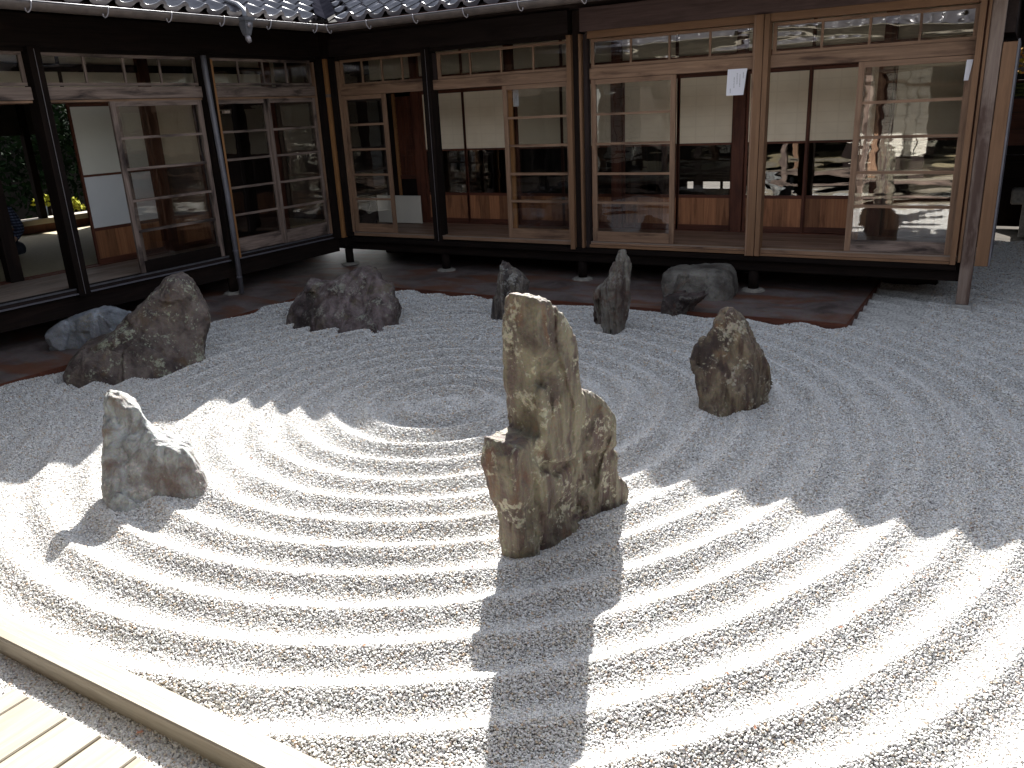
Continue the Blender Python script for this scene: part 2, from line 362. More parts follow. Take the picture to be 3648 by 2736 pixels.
    for ci in range(bn):                            # each fracture block sits a little proud or back, with its own tilt
        c = CP[ci]; d_ = ((wpx - c[0]) * bs[0]) ** 2 + ((Tt - c[1]) * bs[1]) ** 2 + ((wpz - c[2]) * bs[2]) ** 2
        m_ = d_ < bd; bd = np.where(m_, d_, bd); tl = rb.normal(size=3) * .13; of = rb.uniform(-1, 1) * ba
        bo = np.where(m_, of + tl[0] * (S - c[0]) + tl[2] * (Z - c[2]), bo)
    f = f + np.clip(bo, -1.6 * ba, 1.6 * ba) * np.clip(-D2 / .07, .12, 1)
    st = fbm(PP * np.array(strata) * 2.2, seed + 20, 4, .55)
    f = f + n1 * wob * .55 + n2 * (np.abs(st) - .35) + .30 * n2 * np.abs(fbm(PP * np.array(strata) * 7, seed + 33, 2)) + .005 * fbm(PP * 24, seed + 30, 2)
    f = np.maximum(f, D2 - .010)
    f = np.clip(f / vox, -3, 3).astype(np.float32)
    f[0], f[-1], f[:, 0], f[:, -1], f[:, :, 0], f[:, :, -1] = 3, 3, 3, 3, 3, 3
    g = vdb.FloatGrid(3.0); g.copyFromArray(f); V, Tr, Qd = g.convertToPolygons(isovalue=0.0, adaptivity=0.0)
    V = np.array(V) * vox + np.array([s0, -tt, z0])
    W = np.empty_like(V); W[:, 0] = o[0] + e[0] * V[:, 0] + nrm[0] * V[:, 1]; W[:, 1] = o[1] + e[1] * V[:, 0] + nrm[1] * V[:, 1]; W[:, 2] = V[:, 2]
    org = np.array([o[0] + e[0] * (s0 + s1) / 2, o[1] + e[1] * (s0 + s1) / 2, 0.0])
    me = bpy.data.meshes.new(name); me.from_pydata((W - org).tolist(), [], [tuple(x) for x in np.array(Qd).tolist()] + [tuple(x) for x in np.array(Tr).tolist()]); me.update()
    bm = bmesh.new(); bm.from_mesh(me); bmesh.ops.recalc_face_normals(bm, faces=bm.faces[:]); bm.to_mesh(me); bm.free()
    me.materials.append(mat); me.polygons.foreach_set('use_smooth', [True] * len(me.polygons))
    ob = link_mesh(name, me, None, org); tag(ob, label, cat, group)
    sm = pts[:, 0].min(), pts[:, 0].max(); 
    if foot:
        for tq in np.linspace(.12, .88, foot[0]):
            c = o + e * (sm[0] + (sm[1] - sm[0]) * tq); STONE_FEET.append((c[0], c[1], foot[1], foot[2]))
    return ob
def zc(pts, ox, oy, s): return [(ox + a / s, oy + b / s) for a, b in pts]

big = [(1835,1048.5),(1853,1046.7),(1871,1052),(1890,1051),(1912,1048.5),(1928,1051),(1943.6,1070),(1961.7,1092.8),(1986.5,1120),(1993,1147),(2009,1187.7),(2016,1233),(2015,1278),(2018,1320),(2020,1345),(2027,1370),(2051,1374.6),(2074,1374.6),(2110,1386),(2144,1413),(2155.5,1445),(2164,1481),(2162,1526),(2169,1571),(2180,1616),(2178,1653),(2187,1675),(2203,1684),(2219,1707),(2227,1743),(2225,1757),(2178,1788),(2133,1815),(2070,1847),(2011,1879),(1979,1910),(1938,1937),(1884,1969),(1834,1996),(1812,2012),(1794,1992),(1789,1933),(1786,1888),(1777,1842),(1771,1815),(1758,1793),(1748,1734),(1740,1684),(1744,1634),(1753,1607),(1762,1582),(1789,1571),(1825,1562),(1846,1553),(1850,1526),(1839,1481),(1834,1417),(1837,1368),(1837,1300),(1833,1255),(1830,1201),(1834,1133),(1836,1097)]
left = zc([(378,300),(385,250),(420,215),(465,207),(510,225),(560,250),(620,290),(680,350),(715,400),(740,450),(770,490),(820,520),(900,545),(980,580),(1050,620),(1095,690),(1130,740),(1155,820),(1172,880),(1190,940),(1190,1000),(1150,1015),(1080,1040),(980,1070),(900,1085),(800,1095),(700,1120),(640,1150),(560,1175),(490,1165),(440,1150),(380,1160),(360,1080),(355,950),(360,800),(372,640),(378,450)], 200, 1300, 2.212)
peak = [(648.7,963),(624,970),(601,979),(578.7,992.8),(560.6,1020),(533.5,1042.5),(506,1069.6),(479,1092),(461,1110),(434,1142),(407,1173.6),(361.7,1205),(325.5,1223),(294,1240),(271,1265),(244,1297),(230,1325),(228,1346),(239,1360),(282,1346),(325,1336),(380,1346),(401,1341),(423,1319),(488,1317),(542,1311),(597,1303),(640,1289),(700,1287),(732,1292),(743,1281),(735,1249),(741,1205),(750,1169),(756,1133),(752,1101),(741,1074),(723,1047),(710,1020),(692,993),(673,975)]
step1 = zc([(330,1500),(370,1460),(450,1400),(560,1360),(700,1330),(850,1312),(960,1322),(1020,1345),(1060,1400),(1080,1480),(1040,1560),(900,1620),(750,1640),(640,1650),(500,1642),(400,1620),(345,1580)], 0, 500, 2.212)
twin = zc([(515,1190),(530,1120),(560,1050),(590,985),(630,960),(655,910),(690,860),(730,853),(770,875),(805,895),(830,890),(900,855),(960,820),(1040,790),(1090,778),(1130,774),(1180,790),(1220,820),(1260,855),(1310,880),(1350,910),(1380,945),(1405,985),(1410,1030),(1425,1075),(1410,1130),(1395,1170),(1380,1240),(1360,1268),(1300,1255),(1200,1250),(1100,1255),(1000,1235),(930,1225),(850,1215),(800,1235),(740,1245),(660,1215),(600,1210),(550,1228),(515,1220)], 800, 600, 2.212)
mid = zc([(405,670),(380,685),(372,710),(365,770),(368,810),(350,850),(340,930),(320,1020),(305,1130),(310,1165),(380,1190),(450,1192),(520,1195),(560,1150),(580,1060),(600,1010),(630,960),(648,895),(620,850),(570,800),(520,770),(480,720),(430,680)], 1600, 600, 2.212)
tall = zc([(1385,602),(1365,610),(1330,640),(1310,680),(1280,720),(1250,780),(1235,840),(1190,890),(1165,920),(1150,960),(1140,1020),(1128,1060),(1127,1150),(1125,1200),(1160,1240),(1200,1285),(1260,1300),(1310,1320),(1355,1330),(1370,1318),(1410,1305),(1415,1280),(1420,1180),(1418,1060),(1408,1000),(1412,920),(1405,850),(1408,760),(1415,710),(1408,640),(1400,610)], 1600, 600, 2.212)
right = zc([(600,132),(560,150),(535,185),(510,230),(470,290),(430,310),(405,350),(392,420),(395,470),(420,520),(440,590),(480,650),(515,700),(560,705),(620,706),(680,712),(740,722),(790,730),(850,722),(885,718),(890,690),(902,650),(890,600),(870,540),(850,490),(820,440),(800,400),(775,350),(755,310),(725,260),(700,215),(680,185),(655,165),(635,140)], 2200, 1000, 1.5276)
stepb = [(2363,990),(2367,962),(2400,955),(2480,952),(2560,950),(2600,957),(2622,985),(2630,1030),(2625,1060),(2560,1070),(2480,1075),(2400,1060),(2368,1030)]
steps = zc([(1690,1060),(1700,1000),(1740,945),(1800,935),(1900,935),(2000,940),(2075,945),(2070,970),(2020,1030),(1980,1060),(1930,1110),(1880,1150),(1820,1170),(1760,1160),(1710,1145),(1688,1120)], 1600, 600, 2.212)
LICH = (.40, .40, .31)
mb = rock_mat('big_stone', (0.085, 0.058, 0.050), (0.158, 0.140, 0.098), (0.34, 0.33, 0.25), .8, (0.045, 0.030, 0.027), .85, (0.151, 0.076, 0.040), (12, 12, 1.2), 1.3, 8)
ml = rock_mat('blue_grey_stone', (0.174, 0.174, 0.166), (0.264, 0.276, 0.268), (0.391, 0.365, 0.340), .7, (0.098, 0.064, 0.051), .85, (0.136, 0.085, 0.051), (16, 16, 2.2), 4.1, 3.5)
mp = rock_mat('lichen_boulder', (.070, .052, .047), (.120, .095, .080), (.26, .27, .20), .9, (.028, .019, .017), .8, (.10, .065, .035), (6, 6, 5), 7.7, 6)
ms = rock_mat('pale_step_stone', (0.196, 0.212, 0.230), (0.281, 0.297, 0.323), (0.255, 0.212, 0.119), .5, (0.128, 0.128, 0.136), .4, None, (4, 4, 4), 2.2, 4)
mt = rock_mat('purple_boulder', (.062, .044, .042), (.125, .098, .095), (.22, .22, .18), .7, (.020, .014, .013), .85, (.085, .070, .038), (9, 9, 5), 9.4, 6)
md = rock_mat('dark_standing_stone', (0.040, 0.032, 0.030), (0.120, 0.104, 0.088), (0.256, 0.256, 0.240), .7, (0.022, 0.016, 0.014), .7, (0.080, 0.048, 0.028), (14, 14, 2), 3.9, 8)
mtl = rock_mat('rust_standing_stone', (0.064, 0.045, 0.038), (0.143, 0.131, 0.112), (0.225, 0.225, 0.203), .5, (0.034, 0.018, 0.013), .8, (0.090, 0.038, 0.022), (16, 16, 1.4), 5.5, 8)
mr = rock_mat('brown_leaning_stone', (.070, .046, .036), (.165, .132, .088), (.33, .31, .24), .8, (.026, .017, .015), .9, (.16, .085, .038), (13, 13, 1.8), 6.6, 6)
mst = rock_mat('worn_step_stone', (0.083, 0.074, 0.065), (0.150, 0.139, 0.120), (0.203, 0.195, 0.165), .5, (0.045, 0.034, 0.028), .5, (0.105, 0.060, 0.038), (4, 4, 4), 8.8, 9)
mt2 = rock_mat('dark_red_step_stone', (.022, .015, .014), (.058, .042, .038), (.16, .15, .13), .5, (.022, .016, .014), .7, (.12, .045, .025), (5, 5, 3), 12.8, 9)
rock('standing_rock', 'tallest grey-brown rock with square-tipped spire, casting a long shadow in the foreground', 'rock', big, (1812, 2008), (2226, 1760), .085, mb, 3, k=.045, taper=.25, off=.06, vox=.0068, n1=.02, n2=.022, strata=(5, 5, .9), blk=(22, .009, (1, 1, .4)), ero=.48, foot=(4, .14, .012), relief=[([(1825,1030),(1945,1035),(2015,1187),(2022,1345),(2029,1375),(2032,1470),(1998,1560),(1988,1610),(1960,1640),(1900,1632),(1872,1600),(1848,1530),(1830,1400)],.032),([(1848,1255),(1885,1232),(1908,1250),(1892,1290),(1872,1350),(1845,1340)],-.03),([(2090,1590),(2160,1575),(2112,1650),(2062,1740),(2030,1795),(1996,1778),(2040,1700)],-.024),([(1735,1640),(1800,1575),(1850,1590),(1872,1650),(1868,1668),(1850,1750),(1830,1860),(1800,2010),(1735,1900)],.018),([(1868,1632),(1995,1618),(1978,1655),(1930,1668),(1868,1670)],-.035),([(2015,1780),(1990,1850),(2010,1830),(2040,1790)],-.015)])
rock('seal_shaped_rock', 'blue-grey rock with a raised left tip and sloping back, sunlit at the left', 'rock', left, (392, 1826), (735, 1758), .15, ml, 8, k=.07, taper=.3, off=.10, vox=.0070, lean=.55, n1=.03, n2=.018, strata=(3.5, 3.5, 1.2), blk=(18, .009, (1, 1, .6)), foot=(3, .2, .045), ero=0, relief=[([(418,1490),(430,1548),(500,1540),(525,1500),(475,1440),(440,1420)],-.022),([(500,1600),(600,1612),(720,1640),(716,1646),(600,1620),(500,1607)],-.014),([(385,1400),(375,1600),(372,1820),(395,1830),(398,1600),(402,1420)],-.006)])
rock('peaked_boulder', 'lichen-spotted brown boulder with rounded peak and low left tail beside the left building', 'rock', peak, (240, 1358), (738, 1288), .30, mp, 12, k=.16, taper=.45, off=.14, vox=.011, n1=.05, n2=.02, strata=(3, 3, 3), foot=(4, .2, .03), lean=.25, ero=.4)
rock('stepping_stone', 'pale blue-grey stepping stone lying behind the peaked boulder below the left veranda', 'rock', step1, (360, 1238), (820, 1225), .24, ms, 17, k=.14, taper=.2, off=.12, vox=.012, n1=.03, n2=.01, zg=.04)
rock('twin_peaked_boulder', 'long purple-brown boulder with two humps, below the corner where the buildings meet', 'rock', twin, (1045, 1155), (1420, 1168), .28, mt, 21, k=.18, taper=.6, off=.12, vox=.011, n1=.05, n2=.028, strata=(3, 3, 1.8), foot=(3, .2, .025), ero=.15, lean=.3)
rock('dark_standing_rock', 'dark pointed rock with a pale patch, partly hidden by the spire of the tallest rock', 'rock', mid, (1742, 1132), (1845, 1138), .13, md, 27, k=.09, taper=.5, off=.06, vox=.009, n1=.03, n2=.02, strata=(6, 6, 1.3), foot=(2, .16, .02))
rock('narrow_standing_rock', 'tall narrow rock with grey tip and rusty dark base, behind the tallest rock', 'rock', tall, (2130, 1160), (2215, 1200), .13, mtl, 33, k=.09, taper=.5, off=.06, vox=.009, n1=.03, n2=.018, strata=(6, 6, 1.1), foot=(2, .16, .02))
rock('leaning_rock', 'brown pointed rock with a dark right face leaning right, rightmost in the gravel', 'rock', right, (2545, 1460), (2780, 1472), .17, mr, 39, k=.07, taper=.45, off=.09, vox=.009, n1=.035, n2=.024, strata=(5, 5, 1.2), facets=((.80, .60, 0.0, .225),), foot=(3, .18, .035), ero=0, lean=.15, blk=(16, .009, (1, 1, .4)), relief=[([(2625,1080),(2640,1180),(2700,1300),(2740,1480),(2800,1480),(2790,1380),(2740,1260),(2690,1160),(2640,1085)],-.03),([(2600,1160),(2620,1160),(2660,1280),(2650,1330),(2610,1240)],-.015)])
rock('stepping_stone', 'large block-shaped stepping stone under the veranda edge, behind a small dark stone', 'rock', stepb, (2370, 1050), (2625, 1062), .26, mst, 45, k=.07, taper=.1, off=.16, vox=.012, n1=.02, n2=.01, zg=.05)
rock('small_stepping_stone', 'small dark flat-topped stone in front of the block-shaped stepping stone', 'rock', steps, (2375, 1108), (2460, 1122), .15, mt2, 51, k=.06, taper=-.1, off=.1, vox=.010, n1=.025, n2=.014, facets=((0, 0, 1, .21),), zg=.04)

# ------------------------------------------------------------------ ground
gr = mesh_obj('ground', [(-60, -60, -.09), (60, -60, -.09), (60, 60, -.09), (-60, 60, -.09)], [(0, 1, 2, 3)], M['soil'], origin=(0, 0, -.09)); tag(gr, kind='structure')
def border_mask(x, y): return ((x < .93) & (y < 3)) | ((y > -1.07) & (x < 6.75))
def grid_mesh(name, xs, ys, zf, mat, keep):
    X, Y = np.meshgrid(xs, ys, indexing='ij'); Z = zf(X, Y); V = np.stack([X, Y, Z], -1).reshape(-1, 3)
    nx, ny = X.shape; I = np.arange(nx * ny).reshape(nx, ny)
    q = np.stack([I[:-1, :-1], I[1:, :-1], I[1:, 1:], I[:-1, 1:]], -1).reshape(-1, 4)
    cx = (X[:-1, :-1] + X[1:, 1:]).ravel() / 2; cy = (Y[:-1, :-1] + Y[1:, 1:]).ravel() / 2
    q = q[keep(cx, cy)]
    me = bpy.data.meshes.new(name); me.vertices.add(len(V)); me.vertices.foreach_set('co', V.ravel())
    me.loops.add(q.size); me.loops.foreach_set('vertex_index', q.ravel()); me.polygons.add(len(q))
    me.polygons.foreach_set('loop_start', np.arange(0, q.size, 4)); me.polygons.foreach_set('loop_total', np.full(len(q), 4))
    me.update(calc_edges=True); me.validate(); me.polygons.foreach_set('use_smooth', [True] * len(me.polygons)); me.materials.append(mat)
    return link_mesh(name, me)
gb = grid_mesh('gravel_bed', np.arange(.88, 11.4, .02), np.arange(-8.3, 4.2, .02), lambda x, y: gh(x, y) - .006, M['bed'], lambda x, y: ~((y > -1.075) & (x < 6.755)) & (x > .925))
tag(gb, kind='structure')
pv = mesh_obj('pavement', box_v(-6.5, 0.935, -8.5, -1.08, -.08, .034) , BF, M['border']); tag(pv, kind='structure')
pv2 = mesh_obj('pavement', box_v(-6.5, 6.755, -1.08, 6, -.08, .034), BF, M['border']); tag(pv2, kind='structure')
for b in ((.925, .943, -8.4, -1.065, -.05, .040), (.925, 6.763, -1.095, -1.065, -.05, .0405), (6.745, 6.765, -1.07, 1.5, -.05, .040)):
    o = mesh_obj('pavement_edge', box_v(*b), BF, M['redx']); tag(o, kind='structure')

# loose gravel: every pebble an instance placed on the raked surface
def build_gravel():
    pts = []
    ext = [(x, y) for x in (.9, 11.2) for y in (-8.2, 5)]
    zones = [(0, 3.6, .0082), (3.6, 4.6, .0088), (4.6, 5.8, .0090), (5.8, 7.2, .0097), (7.2, 9, .0112), (9, 14, .0140)]
    for (d0, d1, s) in zones:
        xs = np.arange(.95, 9.9, s); ys = np.arange(-8.1, 4.15, s * .87)
        X, Y = np.meshgrid(xs, ys, indexing='ij'); X = X + (np.arange(len(ys)) % 2)[None, :] * s / 2
        X = X + rng.normal(0, s * .2, X.shape); Y = Y + rng.normal(0, s * .2, Y.shape); X = X.ravel(); Y = Y.ravel()
        D = np.hypot(X - CAM[0], Y - CAM[1]); k = (D >= d0) & (D < d1); k &= ~border_mask(X, Y); X = X[k]; Y = Y[k]
        r = np.stack([X - CAM[0], Y - CAM[1], 0.03 - CAM[2] + 0 * X], -1) @ RM
        u = 1824 + FPX * r[:, 0] / -r[:, 2]; v = 1368 - FPX * r[:, 1] / -r[:, 2]
        k = (r[:, 2] < 0) & (u > -90) & (u < 3740) & (v > 500) & (v < 2900) & ~((Y < -7.47) & (X > 5.05)) & ~((Y > -.9) & (X < 7.3))
        X = X[k]; Y = Y[k]; Z = gh(X, Y) + rng.normal(0, s * .12, X.shape)
        pts.append(np.stack([X, Y, Z, np.full(X.shape, s)], -1))
    A = np.concatenate(pts); n = len(A); print('pebbles', n)
    me = bpy.data.meshes.new('gravel'); me.vertices.add(n); me.vertices.foreach_set('co', A[:, :3].ravel().astype(np.float32))
    a = me.attributes.new('rot', 'FLOAT_VECTOR', 'POINT'); R = rng.random((n, 3)) * [1.2, 1.2, 6.28] - [.6, .6, 0]; a.data.foreach_set('vector', R.ravel().astype(np.float32))
    a = me.attributes.new('scl', 'FLOAT_VECTOR', 'POINT'); base = A[:, 3] * .60 * np.exp(rng.normal(0, .17, n)); Sx = np.stack([base * rng.uniform(.85, 1.25, n), base * rng.uniform(.8, 1.1, n), base * rng.uniform(.6, .85, n)], -1); a.data.foreach_set('vector', Sx.ravel().astype(np.float32))
    a = me.attributes.new('idx', 'INT', 'POINT'); a.data.foreach_set('value', rng.integers(0, 6, n).astype(np.int32))
    ob = link_mesh('gravel', me); tag(ob, kind='stuff')
    g = bpy.data.node_groups.new('gravel_pebbles', 'GeometryNodeTree')
    g.interface.new_socket('Geometry', in_out='INPUT', socket_type='NodeSocketGeometry'); g.interface.new_socket('Geometry', in_out='OUTPUT', socket_type='NodeSocketGeometry')
    N = g.nodes; gi = N.new('NodeGroupInput'); go = N.new('NodeGroupOutput'); L = g.links.new
    join = N.new('GeometryNodeGeometryToInstance')
    for i in range(6):
        ico = N.new('GeometryNodeMeshIcoSphere'); ico.inputs['Radius'].default_value = 1; ico.inputs['Subdivisions'].default_value = 2
        sp = N.new('GeometryNodeSetPosition'); nz = N.new('ShaderNodeTexNoise'); nz.inputs['Scale'].default_value = .8; nz.inputs['Detail'].default_value = 0
        ps = N.new('GeometryNodeInputPosition'); va = N.new('ShaderNodeVectorMath'); va.operation = 'ADD'; va.inputs[1].default_value = (i * 7.1, i * 3.3, i * 5.7)
        L(ps.outputs[0], va.inputs[0]); L(va.outputs[0], nz.inputs['Vector'])
        vs = N.new('ShaderNodeVectorMath'); vs.operation = 'SUBTRACT'; vs.inputs[1].default_value = (.5, .5, .5); L(nz.outputs['Color'], vs.inputs[0])
        vm = N.new('ShaderNodeVectorMath'); vm.operation = 'SCALE'; vm.inputs['Scale'].default_value = 1.5; L(vs.outputs[0], vm.inputs[0])
        L(ico.outputs[0], sp.inputs['Geometry']); L(vm.outputs[0], sp.inputs['Offset'])
        mt_ = N.new('GeometryNodeSetMaterial'); mt_.inputs['Material'].default_value = M['pebble']; L(sp.outputs[0], mt_.inputs[0])
        L(mt_.outputs[0], join.inputs[0])
    iop = N.new('GeometryNodeInstanceOnPoints'); L(gi.outputs[0], iop.inputs['Points']); L(join.outputs[0], iop.inputs['Instance']); iop.inputs['Pick Instance'].default_value = True
    for nm, typ, sock in (('idx', 'INT', 'Instance Index'), ('rot', 'FLOAT_VECTOR', 'Rotation'), ('scl', 'FLOAT_VECTOR', 'Scale')):
        na = N.new('GeometryNodeInputNamedAttribute'); na.data_type = typ; na.inputs[0].default_value = nm; L(na.outputs[0], iop.inputs[sock])
    L(iop.outputs[0], go.inputs[0])
    md_ = ob.modifiers.new('pebbles', 'NODES'); md_.node_group = g
build_gravel()

# ------------------------------------------------------------------ wings
class Wing:
    """local frame: a runs along the front, d goes into the building, z up."""
    def __init__(s, kind, root): s.k = kind; s.root = root; s.ax = 'x' if kind == 'N' else 'y'; s.dx = 'y' if kind == 'N' else 'x'
    def r(s, a0, a1, d0, d1):
        if s.k == 'N': return (a0, a1, d0, d1)
        if s.k == 'W': return (-d1, -d0, -a1, -a0)
        if s.k == 'S': return (a0, a1, -8.35 - d1, -8.35 - d0)
    def box(s, name, a0, a1, d0, d1, z0, z1, mat, parent=None, bev=0):
        m = M[mat + {'a': s.ax, 'd': s.dx, 'z': 'z'}[mat_axis]] if False else mat
        return box(name, *s.r(a0, a1, d0, d1), z0, z1, m, parent or s.root, bev)
    def A(s, k): return M[k + s.ax]
    def D(s, k): return M[k + s.dx]
    def P(s, a, d, z):
        x0, _, y0, _ = s.r(a, a, d, d); return Vector((x0, y0, z))
def group_part(name, wing, a, d, z):
    o = bpy.data.objects.new(name, None); COL.objects.link(o); o.parent = wing.root; o.empty_display_size = .1
    o.location = wing.P(a, d, z) - wloc(wing.root); return o

def glass_door(wg, a0, a1, d, wood_k, rungs, z0=.502, z1=2.238, bot=.11, sw=.055, bot_k=None, rung_h=.026, name='sliding_door'):
    g = group_part(name, wg, (a0 + a1) / 2, d + .014, z0); t = .028; e = .0015
    wg.box('stile', a0, a0 + sw, d, d + t, z0, z1, M[wood_k + 'z'], g); wg.box('stile', a1 - sw, a1, d, d + t, z0, z1, M[wood_k + 'z'], g)
    wg.box('rail', a0 + sw, a1 - sw, d + .002, d + t - .002, z0, z0 + bot, wg.A(bot_k or wood_k), g)
    wg.box('rail', a0 + sw, a1 - sw, d + .002, d + t - .002, z1 - .05, z1, wg.A(wood_k), g)
    zs = [z0 + bot] + sorted(rungs) + [z1 - .05]
    for r in sorted(rungs): wg.box('rung', a0 + sw, a1 - sw, d + .003, d + t - .004, r - rung_h / 2, r + rung_h / 2, wg.A(wood_k), g)
    for i in range(len(zs) - 1):
        lo = zs[i] + (rung_h / 2 if i else 0); hi = zs[i + 1] - (rung_h / 2 if i < len(zs) - 2 else 0)
        wg.box('pane', a0 + sw, a1 - sw, d + .012, d + .015, lo, hi, M['glass'], g)
    return g
def transom(wg, a0, a1, z0, z1, wood_k, n=4, d=.02, side=.035):
    g = group_part('transom_window', wg, (a0 + a1) / 2, d + .014, z0); t = .028
    wg.box('rail', a0, a1, d, d + t, z0, z0 + .03, wg.A(wood_k), g); wg.box('rail', a0, a1, d, d + t, z1 - .03, z1, wg.A(wood_k), g)
    wg.box('stile', a0, a0 + side, d + .001, d + t - .001, z0 + .03, z1 - .03, M[wood_k + 'z'], g); wg.box('stile', a1 - side, a1, d + .001, d + t - .001, z0 + .03, z1 - .03, M[wood_k + 'z'], g)
    e = [a0 + side + (a1 - a0 - 2 * side) * i / n for i in range(n + 1)]
    for i in range(1, n): wg.box('mullion', e[i] - .011, e[i] + .011, d + .003, d + t - .003, z0 + .03, z1 - .03, M[wood_k + 'z'], g)
    for i in range(n): wg.box('pane', e[i] + (.011 if i else 0), e[i + 1] - (.011 if i < n - 1 else 0), d + .012, d + .015, z0 + .03, z1 - .03, M['glass'], g)
    return g
def shoji(wg, a0, a1, d, kind='half', pap='paper'):
    g = group_part('shoji_screen', wg, (a0 + a1) / 2, d + .013, .50); t = .026; s = .028; R = M['redz']; RA = wg.A('red')
    wg.box('stile', a0, a0 + s, d, d + t, .50, 2.26, R, g); wg.box('stile', a1 - s, a1, d, d + t, .50, 2.26, R, g)
    def rail(z0, z1): wg.box('rail', a0 + s, a1 - s, d + .002, d + t - .002, z0, z1, RA, g)
    rail(2.225, 2.26); rail(.50, .56); rail(.875, .91); rail(1.475, 1.50)
    wg.box('paper', a0 + s, a1 - s, d + .010, d + .014, 1.50, 2.225, M['paper'] if kind == 'half' else M['lit_cream'], g)
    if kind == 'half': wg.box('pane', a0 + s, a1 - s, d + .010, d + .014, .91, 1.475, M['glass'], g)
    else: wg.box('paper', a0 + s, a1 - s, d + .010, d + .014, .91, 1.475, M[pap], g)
    w_ = (a1 - a0 - 2 * s) / 4
    for i in range(4): wg.box('board', a0 + s + i * w_ + .001, a0 + s + (i + 1) * w_ - .001, d + .008 + .001 * (i % 2), d + .018, .56, .875, M['koshi'], g)
    return g

RUNG = [.935, 1.25, 1.57, 1.88]
# ---- north wing ---------------------------------------------------------
nroot = thing('timber_wing', (4.0, 1.0, 0), 'long timber wing across the back with glazed doors, shoji and tiled eave', 'building')
N_ = Wing('N', nroot)
nb = N_.box
# veranda floor boards
ys = np.linspace(.085, 1.08, 8)
for i in range(7): nb('floorboard', -.05, 7.5, ys[i] + .001, ys[i + 1] - .001, .455, .488 + .001 * (i % 2), N_.A('floor'))
nb('sill', .23, 7.5, -.03, .083, .452, .500, N_.A('tan'))
nb('sill_rail', 3.78, 5.55, -.075, -.033, .44, .470, N_.A('rail')); nb('sill_rail', 5.705, 7.44, -.075, -.033, .43, .452, N_.A('rail'))
nb('track', .23, 7.5, -.032, -.028, .488, .503, M['alu'])
nb('edge_beam', -.1, 7.6, .0, .11, .26, .450, N_.A('dark')); nb('edge_beam', .2, 7.5, -.07, -.002, .375, .428, N_.A('dark'))
nb('foundation_wall', -.1, 7.3, 1.0, 1.04, .0, .45, N_.A('dark'))
for a in np.arange(.5, 7.3, .42): nb('vent_slat', a, a + .22, .115, .14, .24, .30, N_.A('dark'))
for a in (0.02, 1.66, 3.62, 5.62):
    tube('floor_post', [(a, .06, .06), (a, .06, .26)], .055, M['darkz'], nroot, 10)
    z = [(a, .055, .02), (a, .055, .045), (a, .055, .062)]; tube('foundation_stone', z, [.13, .125, .09], M['found'], nroot, 9, False)
# corner
box('corner_post', -.045, .075, -.075, .045, .42, 2.70, M['orangez'], nroot)
box('nail_strip', -.047, .077, -.077, .047, 2.235, 2.275, M['weatherz'], nroot)
box('corner_post', -.045, .085, -.075, .045, .30, .418, M['darkz'], nroot)
nb('post', .10, .20, -.05, .06, .44, 2.70, M['darkz']); nb('trim', .208, .230, -.03, .05, .503, 2.66, M['tanz'])
nb('post', 1.585, 1.70, -.06, .09, .40, 2.72, M['darkz']); nb('trim', 1.652, 1.656, -.064, -.061, .42, 2.70, M['hook'])
nb('post', 3.60, 3.685, -.04, .09, .40, 2.93, M['darkz']); nb('rail_post', 3.545, 3.598, -.09, .0, .41, 2.70, M['railz'])
nb('rail_post', 3.687, 3.712, -.08, .0, .43, 2.70, M['railz']); nb('rail_post', 3.728, 3.775, -.05, .02, .43, 2.70, M['beamz'])
nb('rail_post', 5.555, 5.648, -.10, .05, .43, 2.715, M['railz']); nb('rail_post', 5.655, 5.702, -.10, .02, .43, 2.715, M['railz'])
nb('rail_post', 5.560, 5.575, -.106, -.101, .43, 2.715, M['tanz'])
nb('rail_post', 7.445, 7.492, -.10, -.03, .43, 2.70, M['railz']); nb('rail_post', 7.508, 7.53, -.08, .0, .45, 2.72, M['railz'])
box('corner_post', 7.532, 7.640, -.055, .055, .055, 3.0, M['postz'], nroot, .004)
box('post_base', 7.50, 7.672, -.09, .09, -.07, .053, M['concrete'], nroot, .006)
box('shutter_box', 7.646, 7.752, -.06, .95, .42, 2.32, M['railz'], nroot, .003); box('shutter_box_edge', 7.754, 7.768, -.055, .95, .41, 2.34, M['metal_dark'], nroot)
for y0 in np.arange(1.0, 5.5, .62): box('wall_board', 7.60, 7.64, y0 + .003, y0 + .617, .42, 2.6, M['beamz'], nroot)
box('side_beam', 7.60, 7.72, .06, 5.6, 2.40, 2.93, M['beamy'], nroot)
# lintels and beams
nb('lintel', .24, 1.58, -.01, .10, 2.242, 2.352, N_.A('tan')); nb('lintel', 1.705, 3.54, -.01, .10, 2.242, 2.352, N_.A('tan'))
nb('lintel', 3.78, 5.55, -.01, .10, 2.242, 2.352, N_.A('tan')); nb('lintel', 5.705, 7.44, -.01, .10, 2.242, 2.352, N_.A('tan'))
transom(N_, .24, 1.58, 2.356, 2.672, 'tan', 4); transom(N_, 1.76, 3.54, 2.356, 2.655, 'tan', 4, side=.045)
transom(N_, 3.785, 5.55, 2.356, 2.645, 'tan', 4); transom(N_, 5.71, 7.44, 2.356, 2.640, 'tan', 4)
nb('trim', 1.702, 1.757, .01, .06, 2.356, 2.655, M['beamz'])
nb('beam', -.05, 3.54, -.035, .08, 2.722, 2.955, N_.A('beam')); nb('head_rail', .2, 3.54, -.01, .08, 2.674, 2.720, N_.A('dark'))
nb('beam', 3.69, 7.53, -.05, .08, 2.722, 2.955, N_.A('litbeam')); nb('head_rail', 3.78, 7.44, -.06, .06, 2.650, 2.720, N_.A('rail'))
